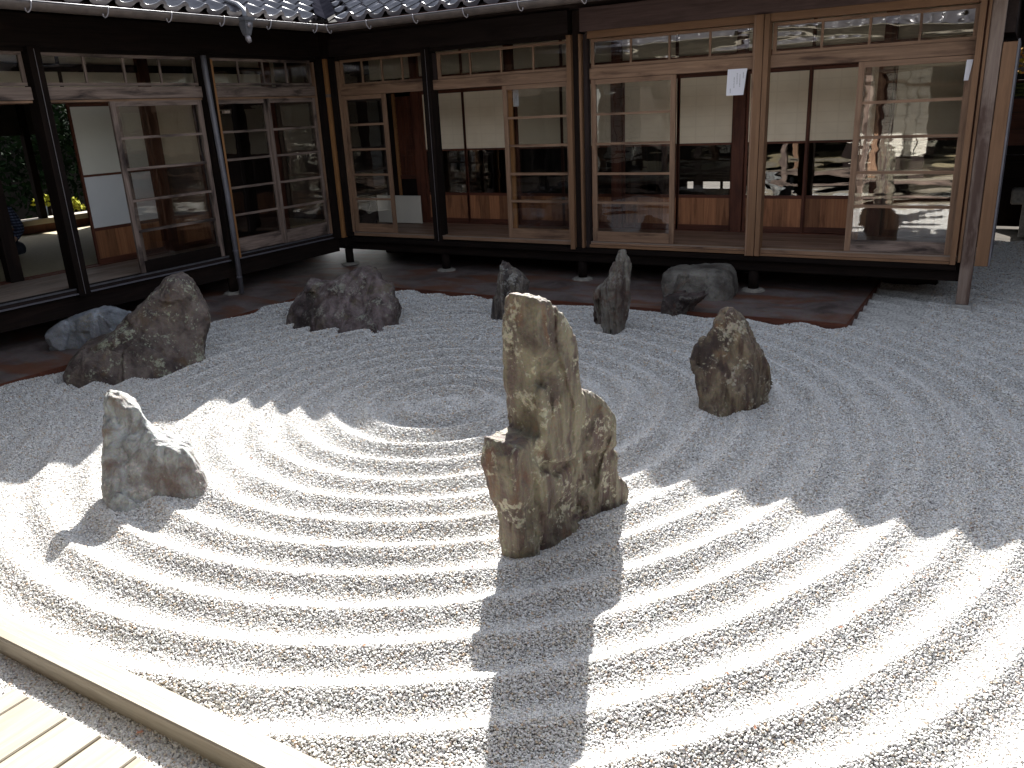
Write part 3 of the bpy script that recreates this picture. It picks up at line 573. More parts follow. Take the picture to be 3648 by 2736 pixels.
# glazed doors
glass_door(N_, .24, .94, .0, 'tan', RUNG)
glass_door(N_, 2.665, 3.54, .0, 'tan', RUNG); glass_door(N_, 2.71, 3.54, .040, 'orange', RUNG)
glass_door(N_, 3.79, 4.75, .0, 'tan', RUNG)
glass_door(N_, 6.505, 7.44, .0, 'tan', RUNG, bot_k='weather'); glass_door(N_, 6.56, 7.44, .040, 'tan', RUNG, bot_k='weather')
# inner shoji wall
for a in (.61, 2.12, 3.62, 5.12, 6.62): nb('inner_post', a - .06, a + .06, 1.06, 1.17, .49, 2.95, M['redz'])
for a0, a1 in ((.675, 1.38), (1.36, 2.055), (2.185, 2.86), (2.84, 3.555), (3.685, 4.40), (4.38, 5.055), (5.185, 5.87), (5.85, 6.555), (6.685, 7.40)):
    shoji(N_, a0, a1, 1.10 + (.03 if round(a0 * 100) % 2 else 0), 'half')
nb('inner_lintel', .67, 7.45, 1.07, 1.16, 2.265, 2.46, N_.A('red')); nb('inner_sill', .1, 7.45, 1.07, 1.16, .45, .497, N_.A('red'))
nb('inner_wall', -.2, 7.5, 1.12, 1.18, 2.462, 3.0, M['plaster'])
for a in (1.37, 2.86, 4.36, 5.87): nb('batten', a - .018, a + .018, 1.105, 1.118, 2.462, 2.95, M['redz'])
nb('inner_wall', 7.46, 7.55, .1, 1.3, .49, 2.7, M['redz'])
# end opening with a lattice door beside the corner
lat = group_part('lattice_door', N_, .40, 1.11, .5)
nb('stile', .17, .215, 1.10, 1.13, .50, 2.26, M['orangez'], lat); nb('stile', .50, .545, 1.10, 1.13, .50, 2.26, M['redz'], lat)
nb('backing', .216, .499, 1.125, 1.13, 1.15, 2.22, M['redz'], lat); nb('rail', .216, .499, 1.10, 1.13, 1.10, 1.149, N_.A('red'), lat)
nb('dark_hole_board', .216, .499, 1.112, 1.124, .5, 1.098, M['darkz'], lat)  # dark board standing in for the shaded hole below the lattice
for k in range(5): nb('lattice_bar', .232 + k * .06, .240 + k * .06, 1.106, 1.123, 1.15, 2.22, M['redz'], lat)
for k in range(14): nb('lattice_bar', .216, .499, 1.108, 1.121, 1.19 + k * .075, 1.198 + k * .075, N_.A('red'), lat)
nb('inner_wall', -.35, .165, 1.10, 1.16, .49, 2.46, M['darkz'])
# room behind
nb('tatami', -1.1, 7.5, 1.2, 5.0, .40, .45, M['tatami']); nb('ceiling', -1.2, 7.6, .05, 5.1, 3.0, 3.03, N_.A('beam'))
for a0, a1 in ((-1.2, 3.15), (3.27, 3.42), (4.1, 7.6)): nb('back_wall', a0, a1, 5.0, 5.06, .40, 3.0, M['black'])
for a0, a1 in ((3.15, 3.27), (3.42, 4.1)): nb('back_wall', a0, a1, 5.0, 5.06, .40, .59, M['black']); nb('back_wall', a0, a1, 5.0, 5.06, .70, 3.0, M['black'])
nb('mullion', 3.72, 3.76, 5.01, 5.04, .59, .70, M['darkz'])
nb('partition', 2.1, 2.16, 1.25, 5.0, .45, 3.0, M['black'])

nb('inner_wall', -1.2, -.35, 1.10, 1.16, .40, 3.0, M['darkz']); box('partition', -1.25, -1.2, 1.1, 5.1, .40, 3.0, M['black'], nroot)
box('corner_ceiling', -.06, .12, -.1, .12, 2.705, 3.0, M['darkx'], nroot)
# ---- west wing ----------------------------------------------------------
wroot = thing('timber_wing', (-1.0, -4.0, 0), 'darker timber wing on the left with weathered glazed doors and a downpipe', 'building')
W_ = Wing('W', wroot); wb = W_.box
ys = np.linspace(.085, 1.08, 6)
for i in range(5): wb('floorboard', .0, 8.3, ys[i] + .001, ys[i + 1] - .001, .455, .488 + .001 * (i % 2), W_.A('grey'))
wb('sill', .25, 8.2, -.03, .083, .452, .498, W_.A('beam')); wb('track', .25, 8.2, -.034, -.030, .485, .502, M['zinc']); wb('track', .25, 8.2, -.06, -.035, .44, .452, M['metal_dark'])
wb('edge_beam', .1, 8.3, .0, .11, .24, .450, W_.A('dark')); wb('foundation_wall', -.9, 8.3, 1.2, 1.24, .0, .45, W_.A('dark'))
for a in (1.96, 3.88, 5.8, 7.7):
    box_o = tube('floor_post', [tuple(W_.P(a, .05, .06)), tuple(W_.P(a, .05, .26))], .055, M['darkz'], wroot, 10)
    tube('foundation_stone', [tuple(W_.P(a, .05, z)) for z in (.02, .045, .062)], [.13, .125, .09], M['found'], wroot, 9, False)
wb('post', .095, .21, -.05, .06, .42, 2.70, M['darkz']); wb('trim', .222, .243, -.02, .05, .50, 2.66, M['tanz'])
for a in (1.96, 3.88, 5.8): wb('post', a - .06, a + .06, -.07, .09, .42, 2.72, M['darkz'])
for a in (3.88, 5.8): wb('trim', a - .002, a + .002, -.074, -.071, .44, 2.70, M['hook'])
wb('trim', 1.855, 1.888, -.05, .03, .45, 2.66, M['orangez'])
for a0, a1 in ((.25, 1.85), (2.03, 3.81), (3.95, 5.73), (5.87, 7.7)):
    wb('lintel', a0, a1, -.02, .10, 2.262, 2.375, W_.A('weather')); transom(W_, a0, a1, 2.385, 2.68, 'weather', 4)
    wb('lintel', a0, a1, .0, .09, 2.236, 2.258, W_.A('tan'))
wb('beam', -.02, 8.3, -.035, .08, 2.722, 3.0, W_.A('dark')); wb('head_rail', .2, 8.2, -.01, .08, 2.684, 2.720, W_.A('dark'))
glass_door(W_, .25, 1.075, .0, 'weather', RUNG, bot=.16, sw=.045, bot_k='weather'); glass_door(W_, 1.045, 1.85, .034, 'weather', RUNG, bot=.16, sw=.05, bot_k='weather')
glass_door(W_, 2.045, 3.17, .0, 'weather', RUNG, bot=.12, bot_k='dark'); glass_door(W_, 2.03, 3.11, .036, 'weather', RUNG, bot=.12, bot_k='dark')
box('door_catch', -.02, .02, -1.76, -1.68, 2.085, 2.115, M['grey' + 'x'], wroot)
shoji(W_, 2.36, 2.93, 1.10, 'full', 'lit_paper_blue'); shoji(W_, 1.99, 2.40, 1.13, 'full', 'lit_paper_blue')
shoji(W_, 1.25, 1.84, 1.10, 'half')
for a in (1.92, 0.0, 3.9, 5.85): wb('inner_post', a - .07, a + .07, 1.06, 1.16, .49, 2.95, M['redz'] if a < 2 else M['darkz'])
wb('inner_post', .07, .12, 1.06, 1.16, .49, 2.24, M['darkz'])
wb('inner_wall', .12, 1.24, 1.12, 1.16, .49, 2.24, M['darkz'])
wb('inner_lintel', -.1, 8, 1.07, 1.15, 2.262, 2.33, W_.A('red')); wb('inner_lintel', -.1, 8, 1.08, 1.15, 2.585, 2.665, W_.A('dark'))
wb('inner_wall', -.2, 8.2, 1.12, 1.18, 2.332, 3.0, M['plaster']); wb('inner_sill', -.1, 8, 1.07, 1.16, .45, .497, W_.A('red'))
for a in (.95, 2.93, 4.9): wb('batten', a - .018, a + .018, 1.105, 1.118, 2.332, 2.95, M['darkz'])
wb('tatami', -1, 8, 1.2, 5.2, .45, .498, M['tatami']); wb('ceiling', -1.1, 8.2, .05, 5.3, 3.0, 3.03, W_.A('beam'))
wb('tatami_edge', 2.9, 8, 1.165, 1.20, .47, .503, W_.A('red'))
# far side of that room opens on a second garden
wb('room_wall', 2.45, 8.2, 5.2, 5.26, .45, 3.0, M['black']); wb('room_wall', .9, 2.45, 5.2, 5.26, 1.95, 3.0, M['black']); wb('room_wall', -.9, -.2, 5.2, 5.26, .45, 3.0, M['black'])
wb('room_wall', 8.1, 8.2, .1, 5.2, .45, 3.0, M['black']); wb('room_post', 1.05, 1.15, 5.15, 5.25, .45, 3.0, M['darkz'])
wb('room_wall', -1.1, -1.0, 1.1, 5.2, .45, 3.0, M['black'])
wb('added_shade_eave', -1.2, 8.2, 5.27, 6.5, 2.55, 2.68, W_.A('dark'))  # eave added out of view to keep a sun patch off the tatami
wb('window_ledge', -.3, 1.55, 5.1, 5.42, .62, .70, W_.A('pale')); wb('room_wall', -.3, 2.45, 5.14, 5.18, .45, .618, M['redz'])

nb('eave_board', -.05, 8.6, .02, .05, 2.957, 3.42, N_.A('beam')); wb('eave_board', -.05, 8.3, .02, .05, 3.002, 3.42, W_.A('dark'))
# ---- gutters, downpipe --------------------------------------------------
def half_pipe(name, wg, a0, a1, d, z, r, mat, parent):
    V = []; F = []; n = 10
    for a in (a0, a1):
        for rr in (r, r - .006):
            for k in range(n + 1):
                t = math.pi + math.pi * k / n; V.append(tuple(wg.P(a, d + rr * math.cos(t), z + rr * math.sin(t))))
    m = n + 1
    for k in range(n):
        F.append((k, k + 1, 2 * m + k + 1, 2 * m + k)); F.append((m + k + 1, m + k, 3 * m + k, 3 * m + k + 1))
    F.append((0, 2 * m, 3 * m, m)); F.append((n, m + n, 3 * m + n, 2 * m + n))
    return mesh_obj(name, V, F, mat, parent, True)
def gutter(wg, a0, a1, hooks):
    g = group_part('gutter', wg, (a0 + a1) / 2, -1.085, 2.94)
    half_pipe('trough', wg, a0, a1, -1.085, 2.945, .065, M['gutter'], g)
    lip = [tuple(wg.P(a0, -1.15, 2.946)), tuple(wg.P(a1, -1.15, 2.946))]; tube('lip', lip, .005, M['zinc'], g, 6)
    for a in hooks:
        pts = [wg.P(a, -1.158, 2.953), wg.P(a + .005, -1.166, 2.93), wg.P(a + .012, -1.163, 2.895), wg.P(a + .02, -1.15, 2.872), wg.P(a + .032, -1.14, 2.862), wg.P(a + .045, -1.14, 2.872), wg.P(a + .052, -1.145, 2.892)]
        tube('hook', [tuple(p) for p in pts], .0055, M['hook'], g, 6)
    return g
gutter(N_, 1.085, 8.6, [1.15, 1.71, 2.33, 2.95, 3.58, 4.25, 4.9, 5.5, 6.2]); gutter(W_, 1.085, 8.2, [1.32, 1.99, 2.59, 3.19, 3.82, 4.48, 5.1, 5.7])
dp = group_part('downpipe', W_, 2.0, -.12, .04)
tube('pipe', [(.12, -1.99, .05), (.12, -1.985, 1.2), (.12, -2.03, 2.5), (.12, -2.03, 2.69)], .030, M['metal_dark'], dp, 10)
for z in (.24, .55): tube('pipe_band', [(.12, -1.99, z), (.12, -1.99, z + .015)], .036, M['metal_dark'], dp, 10)
hp = group_part('rain_hopper', W_, 1.66, -1.10, 2.75)
HX, HY = 1.17, -1.98
h0 = hit(872, 62, 0, 1.17); h1 = hit(872, 150, 0, 1.17); HY = h0[1]; zt, zb = h0[2], h1[2]
def frustum(name, cx, cy, z0, z1, w0, w1, mat, parent):
    V = [(cx + sx * w, cy + sy * w, z) for z, w in ((z0, w0), (z1, w1)) for sx, sy in ((-1, -1), (1, -1), (1, 1), (-1, 1))]
    return mesh_obj(name, V, BF, mat, parent)
frustum('hopper_rim', HX, HY, zt - .03, zt, .062, .064, M['zinc'], hp); frustum('hopper_body', HX, HY, zt - .11, zt - .031, .040, .052, M['zinc'], hp)
frustum('hopper_foot', HX, HY, zt - .165, zt - .111, .026, .040, M['zinc'], hp); tube('spout', [(HX, HY, zt - .166), (HX + .01, HY, zt - .20), (HX + .02, HY + .01, zt - .23)], [.026, .028, .018], M['hook'], hp, 8)
tube('badge', [(HX + .045, HY, zt - .07), (HX + .056, HY, zt - .07)], .024, M['hook'], hp, 12)
up = [hit(872, 60, 0, 1.17), hit(868, 35, 0, 1.10), hit(845, 15, 0, .95), hit(800, 0, 0, .75), hit(760, -20, 0, .5)]
tube('inlet_pipe', [tuple(p) for p in up], .022, M['zinc'], hp, 10)

# ---- roofs --------------------------------------------------------------
SL = .45; TW, TL = .245, .235; ZE = 3.035
def tile_mesh(eave=False):
    V = []; F = []; n = 12; L = TL * 1.22; rows = [(0, 0), (L, 0)]
    def prof(t):                                    # S profile: a trough then a raised roll
        x = (t - .5) * TW * 1.12
        z = -.028 * math.sin(min(t / .68, 1) * math.pi) if t < .68 else .030 * math.sin((t - .68) / .32 * math.pi) 
        return x, z
    for yy in (0, L):
        for up_ in (0, 1):
            for k in range(n + 1):
                x, z = prof(k / n); V.append((x, yy, z + (.016 if up_ else 0) - (.022 if yy > 0 else 0)))
    m = n + 1
    for k in range(n):
        F.append((m + k, m + k + 1, 3 * m + k + 1, 3 * m + k)); F.append((k + 1, k, 2 * m + k, 2 * m + k + 1)); F.append((k, k + 1, m + k + 1, m + k))
    F.append((0, m, 3 * m, 2 * m)); F.append((n, 2 * m + n, 3 * m + n, m + n))
    if eave:                                        # drooping scalloped lip of the eave tile
        b = len(V)
        for dy in (0, -.016):
            for k in range(n + 1):
                x, z = prof(k / n); V.append((x, dy, z + .016)); V.append((x, dy, z - .022 - .020 * math.sin(min(k / n / .68, 1) * math.pi)))
        q = 2 * m
        for k in range(n):
            F.append((b + q + 2 * k, b + q + 2 * k + 1, b + q + 2 * k + 3, b + q + 2 * k + 2)); F.append((b + 2 * k, b + 2 * k + 2, b + 2 * k + 3, b + 2 * k + 1))
            F.append((b + 2 * k, b + q + 2 * k, b + q + 2 * k + 2, b + 2 * k + 2)); F.append((b + 2 * k + 1, b + 2 * k + 3, b + q + 2 * k + 3, b + q + 2 * k + 1))
    me = bpy.data.meshes.new('eave_tile' if eave else 'roof_tile'); me.from_pydata(V, [], F); me.update(); me.materials.append(M['tile'])
    bm = bmesh.new(); bm.from_mesh(me); bmesh.ops.recalc_face_normals(bm, faces=bm.faces[:]); bm.to_mesh(me); bm.free()
    me.polygons.foreach_set('use_smooth', [abs(p.normal.y) < .7 for p in me.polygons]); return me
TM, TE = tile_mesh(), tile_mesh(True); PITCH = math.atan(SL)
def roof(wg, a_lo, a_hi, vis_hi, rows_vis=7, rows_all=22):
    base = wloc(wg.root); rz = 0 if wg.k == 'N' else (math.pi / 2 if wg.k == 'W' else math.pi)
    if wg.k == 'S': rz = math.pi
    rot = Matrix.Rotation(rz, 4, 'Z') @ Matrix.Rotation(PITCH, 4, 'X')
    ct = math.cos(PITCH); V = []; F = []; tv = np.array([v.co for v in TM.vertices]); tf = [tuple(p.vertices) for p in TM.polygons]; R3 = np.array(rot.to_3x3())
    ncol = int((a_hi - a_lo) / TW)
    for j in range(rows_all):
        dd = -.985 + j * TL * ct; z = ZE + (dd + .985) * SL
        for i in range(ncol):
            a = a_lo + (i + .5) * TW
            if wg.k != 'S' and a < -dd + .10: continue
            p = wg.P(a, dd, z)
            if wg.k != 'S' and j < rows_vis and a < vis_hi:
                me = TE if j == 0 else TM; o = link_mesh(me.name, me, wg.root, p - base)
                o.rotation_euler = (PITCH + random.uniform(-.012, .012), random.uniform(-.012, .012), rz)
            else:
                n = len(V); V.extend((tv @ R3.T + np.array(p)).tolist()); F.extend(tuple(q + n for q in f) for f in tf)
    if V:
        o = mesh_obj('roof_tiles', V, F, M['tile'], wg.root, True); o['kind'] = 'stuff'
roof(N_, -3.5, 8.7, 4.3, 7, 24); roof(W_, -3.5, 8.2, 5.0, 7, 24)
# roof boards under the tiles, eave edge, rafters, valley sheet
def slab(name, pts, t, mat, parent):
    V = [tuple(p) for p in pts] + [(p[0], p[1], p[2] - t) for p in pts]; n = len(pts)
    F = [tuple(range(n)), tuple(reversed(range(n, 2 * n)))] + [(i, n + i, n + (i + 1) % n, (i + 1) % n) for i in range(n)]
    return mesh_obj(name, V, F, mat, parent)
def rz_(d): return ZE - .05 + (d + .985) * SL
slab('roof_deck', [(.96, -.96, rz_(-.96)), (8.7, -.96, rz_(-.96)), (8.7, 4.3, rz_(4.3)), (-4.3, 4.3, rz_(4.3))], .03, M['darky'], nroot)
slab('roof_deck', [(.96, -.96, rz_(-.96)), (-4.3, 4.3, rz_(4.3)), (-4.3, -8.3, rz_(4.3)), (.96, -8.3, rz_(-.96))], .03, M['darkx'], wroot)
N_.box('fascia', .98, 8.7, -1.0, -.965, 2.90, 2.975, N_.A('red')); W_.box('fascia', .98, 8.3, -1.0, -.965, 2.90, 2.975, W_.A('red'))
for a in np.arange(1.3, 8.5, .45):
    V = [N_.P(a + s_, d, rz_(d) - .032 - q) for q in (0, .05) for s_, d in ((-.02, -.955), (.02, -.955), (.02, .0), (-.02, .0))]
    mesh_obj('rafter', [tuple(v) for v in V], BF, M['darky'], nroot)
    V = [W_.P(a + s_, d, rz_(d) - .032 - q) for q in (0, .05) for s_, d in ((-.02, -.955), (.02, -.955), (.02, .0), (-.02, .0))]
    mesh_obj('rafter', [tuple(v) for v in V], BF, M['darkx'], wroot)
vs = []
for t_ in (0, 5.2):
    for w_, dz in ((-.11, .05), (0, -.005), (.11, .05)): vs.append((1.03 - t_ + w_ * .707, -1.03 + t_ + w_ * .707, ZE + .0 + t_ * SL + dz))
mesh_obj('valley_sheet', vs + [(x, y, z - .006) for x, y, z in vs], [(0, 1, 4, 3), (1, 2, 5, 4), (6, 9, 10, 7), (7, 10, 11, 8), (0, 6, 7, 1), (1, 7, 8, 2)], M['slate'], nroot)
# gable closing beyond
slab('roof_deck', [(8.7, 4.3, rz_(4.3)), (-4.3, 4.3, rz_(4.3)), (-4.3, 7, 3.2), (8.7, 7, 3.2)], .03, M['tile'], nroot)
slab('roof_deck', [(-4.3, 4.3, rz_(4.3)), (-6.5, 4.3, 3.9), (-6.5, -8.3, 3.9), (-4.3, -8.3, rz_(4.3))], .03, M['tile'], wroot)

# ------------------------------------------------------------------ notices and the white board
def notice(name, label, x0, x1, z0, z1, y, text=True, tilt=0.0):
    t = thing(name, ((x0 + x1) / 2, y, z0), label, 'notice')
    V = [(x0, y, z1), (x1, y, z1), (x1 - tilt, y, z0), (x0 - tilt * .3, y, z0)]; V += [(a, b + .002, c) for a, b, c in V]
    mesh_obj('sheet', V, [(0, 3, 2, 1), (4, 5, 6, 7), (0, 1, 5, 4), (1, 2, 6, 5), (2, 3, 7, 6), (3, 0, 4, 7)], M['notice'], t)
    if text:
        W_i = x1 - x0; H_i = z1 - z0; B = []; r = random.Random(5)
        for fx, f0, f1 in ((.82, .12, .36), (.66, .22, .66), (.51, .16, .55), (.37, .30, .70), (.22, .74, .88)):
            zz = z1 - f0 * H_i; cx = x0 + fx * W_i - tilt * f0 * .5
            while zz > z1 - f1 * H_i:
                h = .0075
                for _ in range(4):
                    if r.random() < .5: a = cx + r.uniform(-.002, .002); B.append((a - .0008, a + .0008, y - .0012, y - .0002, zz - h, zz - r.uniform(0, .003)))
                    else: b = zz - r.uniform(0, h); B.append((cx - .0032, cx + .0032, y - .0012, y - .0002, b - .0007, b + .0007))
                zz -= .0105
        multi('writing', B, M['ink'], t)
    return t
notice('paper_notice', 'white paper notice with columns of black writing hanging in the open bay', 5.295, 5.487, 2.005, 2.250, -.024, True, .03)
notice('paper_notice', 'narrow white notice behind the top pane of the door above the tallest rock', 2.757, 2.835, 2.005, 2.20, .075, True, .0)
notice('paper_notice', 'white paper strip at the far right behind the top pane beside the corner post', 7.385, 7.435, 2.03, 2.20, -.008, False, .02)
wbd = box('white_board', -.08, .70, .88, .90, .50, .885, M['white_board'], None, .002); tag(wbd, 'plain white board standing low on the veranda floor beside the corner', 'board')

# ------------------------------------------------------------------ curb and deck in the foreground
cb = box('wooden_curb', 2.0, 9.6, -7.305, -7.195, -.06, .085, M['palex'], None, .006); tag(cb, 'long pale sunlit wooden beam lying along the near edge of the gravel, at the bottom left', 'curb')
dk = thing('wooden_deck', (6.5, -7.9, 0), 'low pale plank deck at the bottom left corner, beyond the sunlit beam', 'deck')
xe = [5.02, 5.125, 5.35, 5.535, 5.72, 5.92, 6.13, 6.34, 6.54, 6.75, 6.96, 7.17, 7.38, 7.6, 7.8, 8.0]
for i in range(len(xe) - 1): box('plank', xe[i] + .0035, xe[i + 1] - .0035, -8.3, -7.465 + random.uniform(-.004, .004), .045, .10 + random.uniform(0, .004), M['paley'], dk, .004)
for y in (-7.6, -8.1): box('joist', 5.1, 7.95, y - .03, y + .03, -.06, .042, M['palex'], dk)

# ------------------------------------------------------------------ fallen leaves
ml1 = flat('fallen_leaf_rust', (.23, .095, .045), .7, .3, 60); ml2 = flat('fallen_leaf_pink', (.62, .30, .20), .7, .2, 60); ml3 = flat('fallen_leaf_dark', (.10, .035, .03), .7, .2, 60)
def leaf_mesh(mat, name):
    V = [(0, 0, 0)]; n = 14
    for k in range(n):
        t = 2 * math.pi * k / n; r = (1 if k % 2 == 0 else .55) * (1 if k < n / 2 else .8); V.append((r * math.cos(t), r * .7 * math.sin(t), .28 * r * abs(math.sin(t * 1.5))))
    V += [(x, y, z - .06) for x, y, z in V]; m = n + 1
    F = [(0, 1 + k, 1 + (k + 1) % n) for k in range(n)] + [(m, m + 1 + (k + 1) % n, m + 1 + k) for k in range(n)] + [(1 + k, m + 1 + k, m + 1 + (k + 1) % n, 1 + (k + 1) % n) for k in range(n)]
    me = bpy.data.meshes.new(name); me.from_pydata(V, [], F); me.materials.append(mat); return me
LM = [leaf_mesh(m, 'leaf') for m in (ml1, ml2, ml3)]
def leaf(u, v, r, k, label, group=None):
    p = hit(u, v, 2, .02); z = float(gh(p[0], p[1])) + .006; p = hit(u, v, 2, z)
    o = link_mesh('fallen_leaf', LM[k], None, (p[0], p[1], z + .002)); o.scale = (r, r, r); o.rotation_euler = (random.uniform(-.3, .3), random.uniform(-.3, .3), random.uniform(0, 6)); tag(o, label, 'leaf', group)
leaf(500, 2610, .020, 1, 'curled pinkish leaf on the gravel strip between the curb and the deck')
leaf(2187, 2036, .017, 0, 'pale brown leaf in the shadow of the tallest rock')
LG = 'small reddish leaves fallen on the sunlit gravel'
for u, v, k in ((2593, 2400, 0), (2995, 2235, 0), (3486, 2064, 2), (3041, 2180, 0), (2691, 2593, 0), (1325, 2157, 0), (969, 2133, 0), (1299, 2299, 0), (1683, 2020, 2), (1452, 2037, 1), (1576, 2107, 0), (789, 1969, 0), (852, 1753, 0), (895, 1632, 0), (1262, 2683, 0), (3295, 2060, 0)):
    leaf(u, v, random.uniform(.008, .012), k, 'tiny reddish leaf fallen on the sunlit gravel', LG)
leaf(3234, 2017, .011, 2, 'dark round seed husk on the sunlit gravel at the far right')
leaf(3090, 1840, .010, 2, 'dark speck of leaf on the shaded gravel just above the shadow edge')

V = []; F = []; rl = np.random.default_rng(5)
for i in range(170):
    x, y = rl.uniform(3.2, 9.2), rl.uniform(-7.15, -2.2); z = float(gh(x, y)) + .005; a = rl.uniform(0, 3.14); L = rl.uniform(.003, .008); wd = rl.uniform(.0012, .0028); n = len(V)
    c, s_ = math.cos(a), math.sin(a)
    for zz in (0, .0012):
        for p, q in ((-L, -wd), (L, -wd * .4), (L, wd * .4), (-L, wd)): V.append((x + p * c - q * s_, y + p * s_ + q * c, z + zz + .3 * p * rl.uniform(.5, 1)))
    F += [tuple(k + n for k in f) for f in BF]
o = mesh_obj('leaf_litter', V, F, ml1); o['kind'] = 'stuff'
# ------------------------------------------------------------------ second garden seen through the left room
mg = flat('garden_ground', (.06, .075, .03), .95, .4, 4, .1, .4); o = box('garden_ground', -14, -6.0, -5, 5, -.08, .02, mg); tag(o, kind='structure')
def foliage(name, label, cx, cy, cz, rx, ry, rz, n, size, cols, trunk=None, cat='shrub', clear=None):
    t = thing(name, (cx, cy, 0), label, cat); V = []; F = []; r = np.random.default_rng(int(abs(cx * 97 + cy * 31)) + n)
    for i in range(n):
        d = r.normal(size=3); d /= np.linalg.norm(d); rad = r.random() ** .45; c = np.array([cx, cy, cz]) + d * rad * np.array([rx, ry, rz]) * (1 + .25 * math.sin(5 * d[0] + 3 * d[2]))
        a = r.normal(size=3); a /= np.linalg.norm(a); b = np.cross(a, r.normal(size=3)); b /= np.linalg.norm(b); s_ = size * r.uniform(.5, 1.2); k = len(V)
        V += [tuple(c - a * s_), tuple(c + b * s_ * .5), tuple(c + a * s_), tuple(c - b * s_ * .5)]; F.append((k, k + 1, k + 2, k + 3))
    m = NT(name + '_leaves'); g = m.noise(m.pos((1, 1, 1)), 6, 3); rr = m.ramp(g.outputs[0], [(.3, cols[0]), (.7, cols[1])]); m.out(rr.outputs[0], .9, None, .05)
    o = mesh_obj('crown', V, F, m.m, t); o['kind'] = 'stuff'
    if trunk: tube('trunk', trunk, [.06, .045, .03][:len(trunk)], M['darkz'], t)
    return t
foliage('garden_shrub', 'dark green bushes of the second garden seen through the left room', -9.5, 2.5, 1.7, 1.2, 3.4, 1.5, 5200, .09, ((.004, .010, .004), (.012, .024, .007)), [(-9.5, 2.5, 0), (-9.4, 2.5, .8), (-9.4, 2.4, 1.5)])
yc = hit(170, 712, 0, -6.6)
foliage('yellow_leaved_shrub', 'yellow-green leaves lit by the sun above the bright ledge in the left room', -6.6, yc[1], yc[2], .22, .28, .09, 130, .05, ((.25, .27, .02), (.38, .36, .05)), [(-6.6, yc[1], 0), (-6.6, yc[1], .5), (-6.6, yc[1], yc[2])])
yc2 = hit(268, 730, 0, -6.6)
foliage('yellow_leaved_shrub', 'yellow-green leaves beside the dark post at the end of the bright ledge', -6.6, yc2[1], yc2[2], .15, .15, .12, 80, .05, ((.25, .27, .02), (.38, .36, .05)), [(-6.6, yc2[1], 0), (-6.6, yc2[1], .5), (-6.6, yc2[1], yc2[2])])
rock('garden_rock', 'pale pointed rock standing beyond the bright ledge, seen through the left room', 'rock', [(150, 775), (156, 745), (164, 727), (180, 728), (198, 731), (206, 760), (206, 775), (180, 790), (150, 800)], (150, 852), (206, 846), .2, ms, 61, k=.05, taper=.3, off=0, vox=.014, n1=.02, n2=.01, zg=.02)
wall = box('screening_wall', -11.2, -11, -6, 7, -.08, 3.9, M['black']); tag(wall, 'dark wall raised to hide the sky behind the bushes of the second garden', 'wall')  # height raised to hide bright sky between the leaves

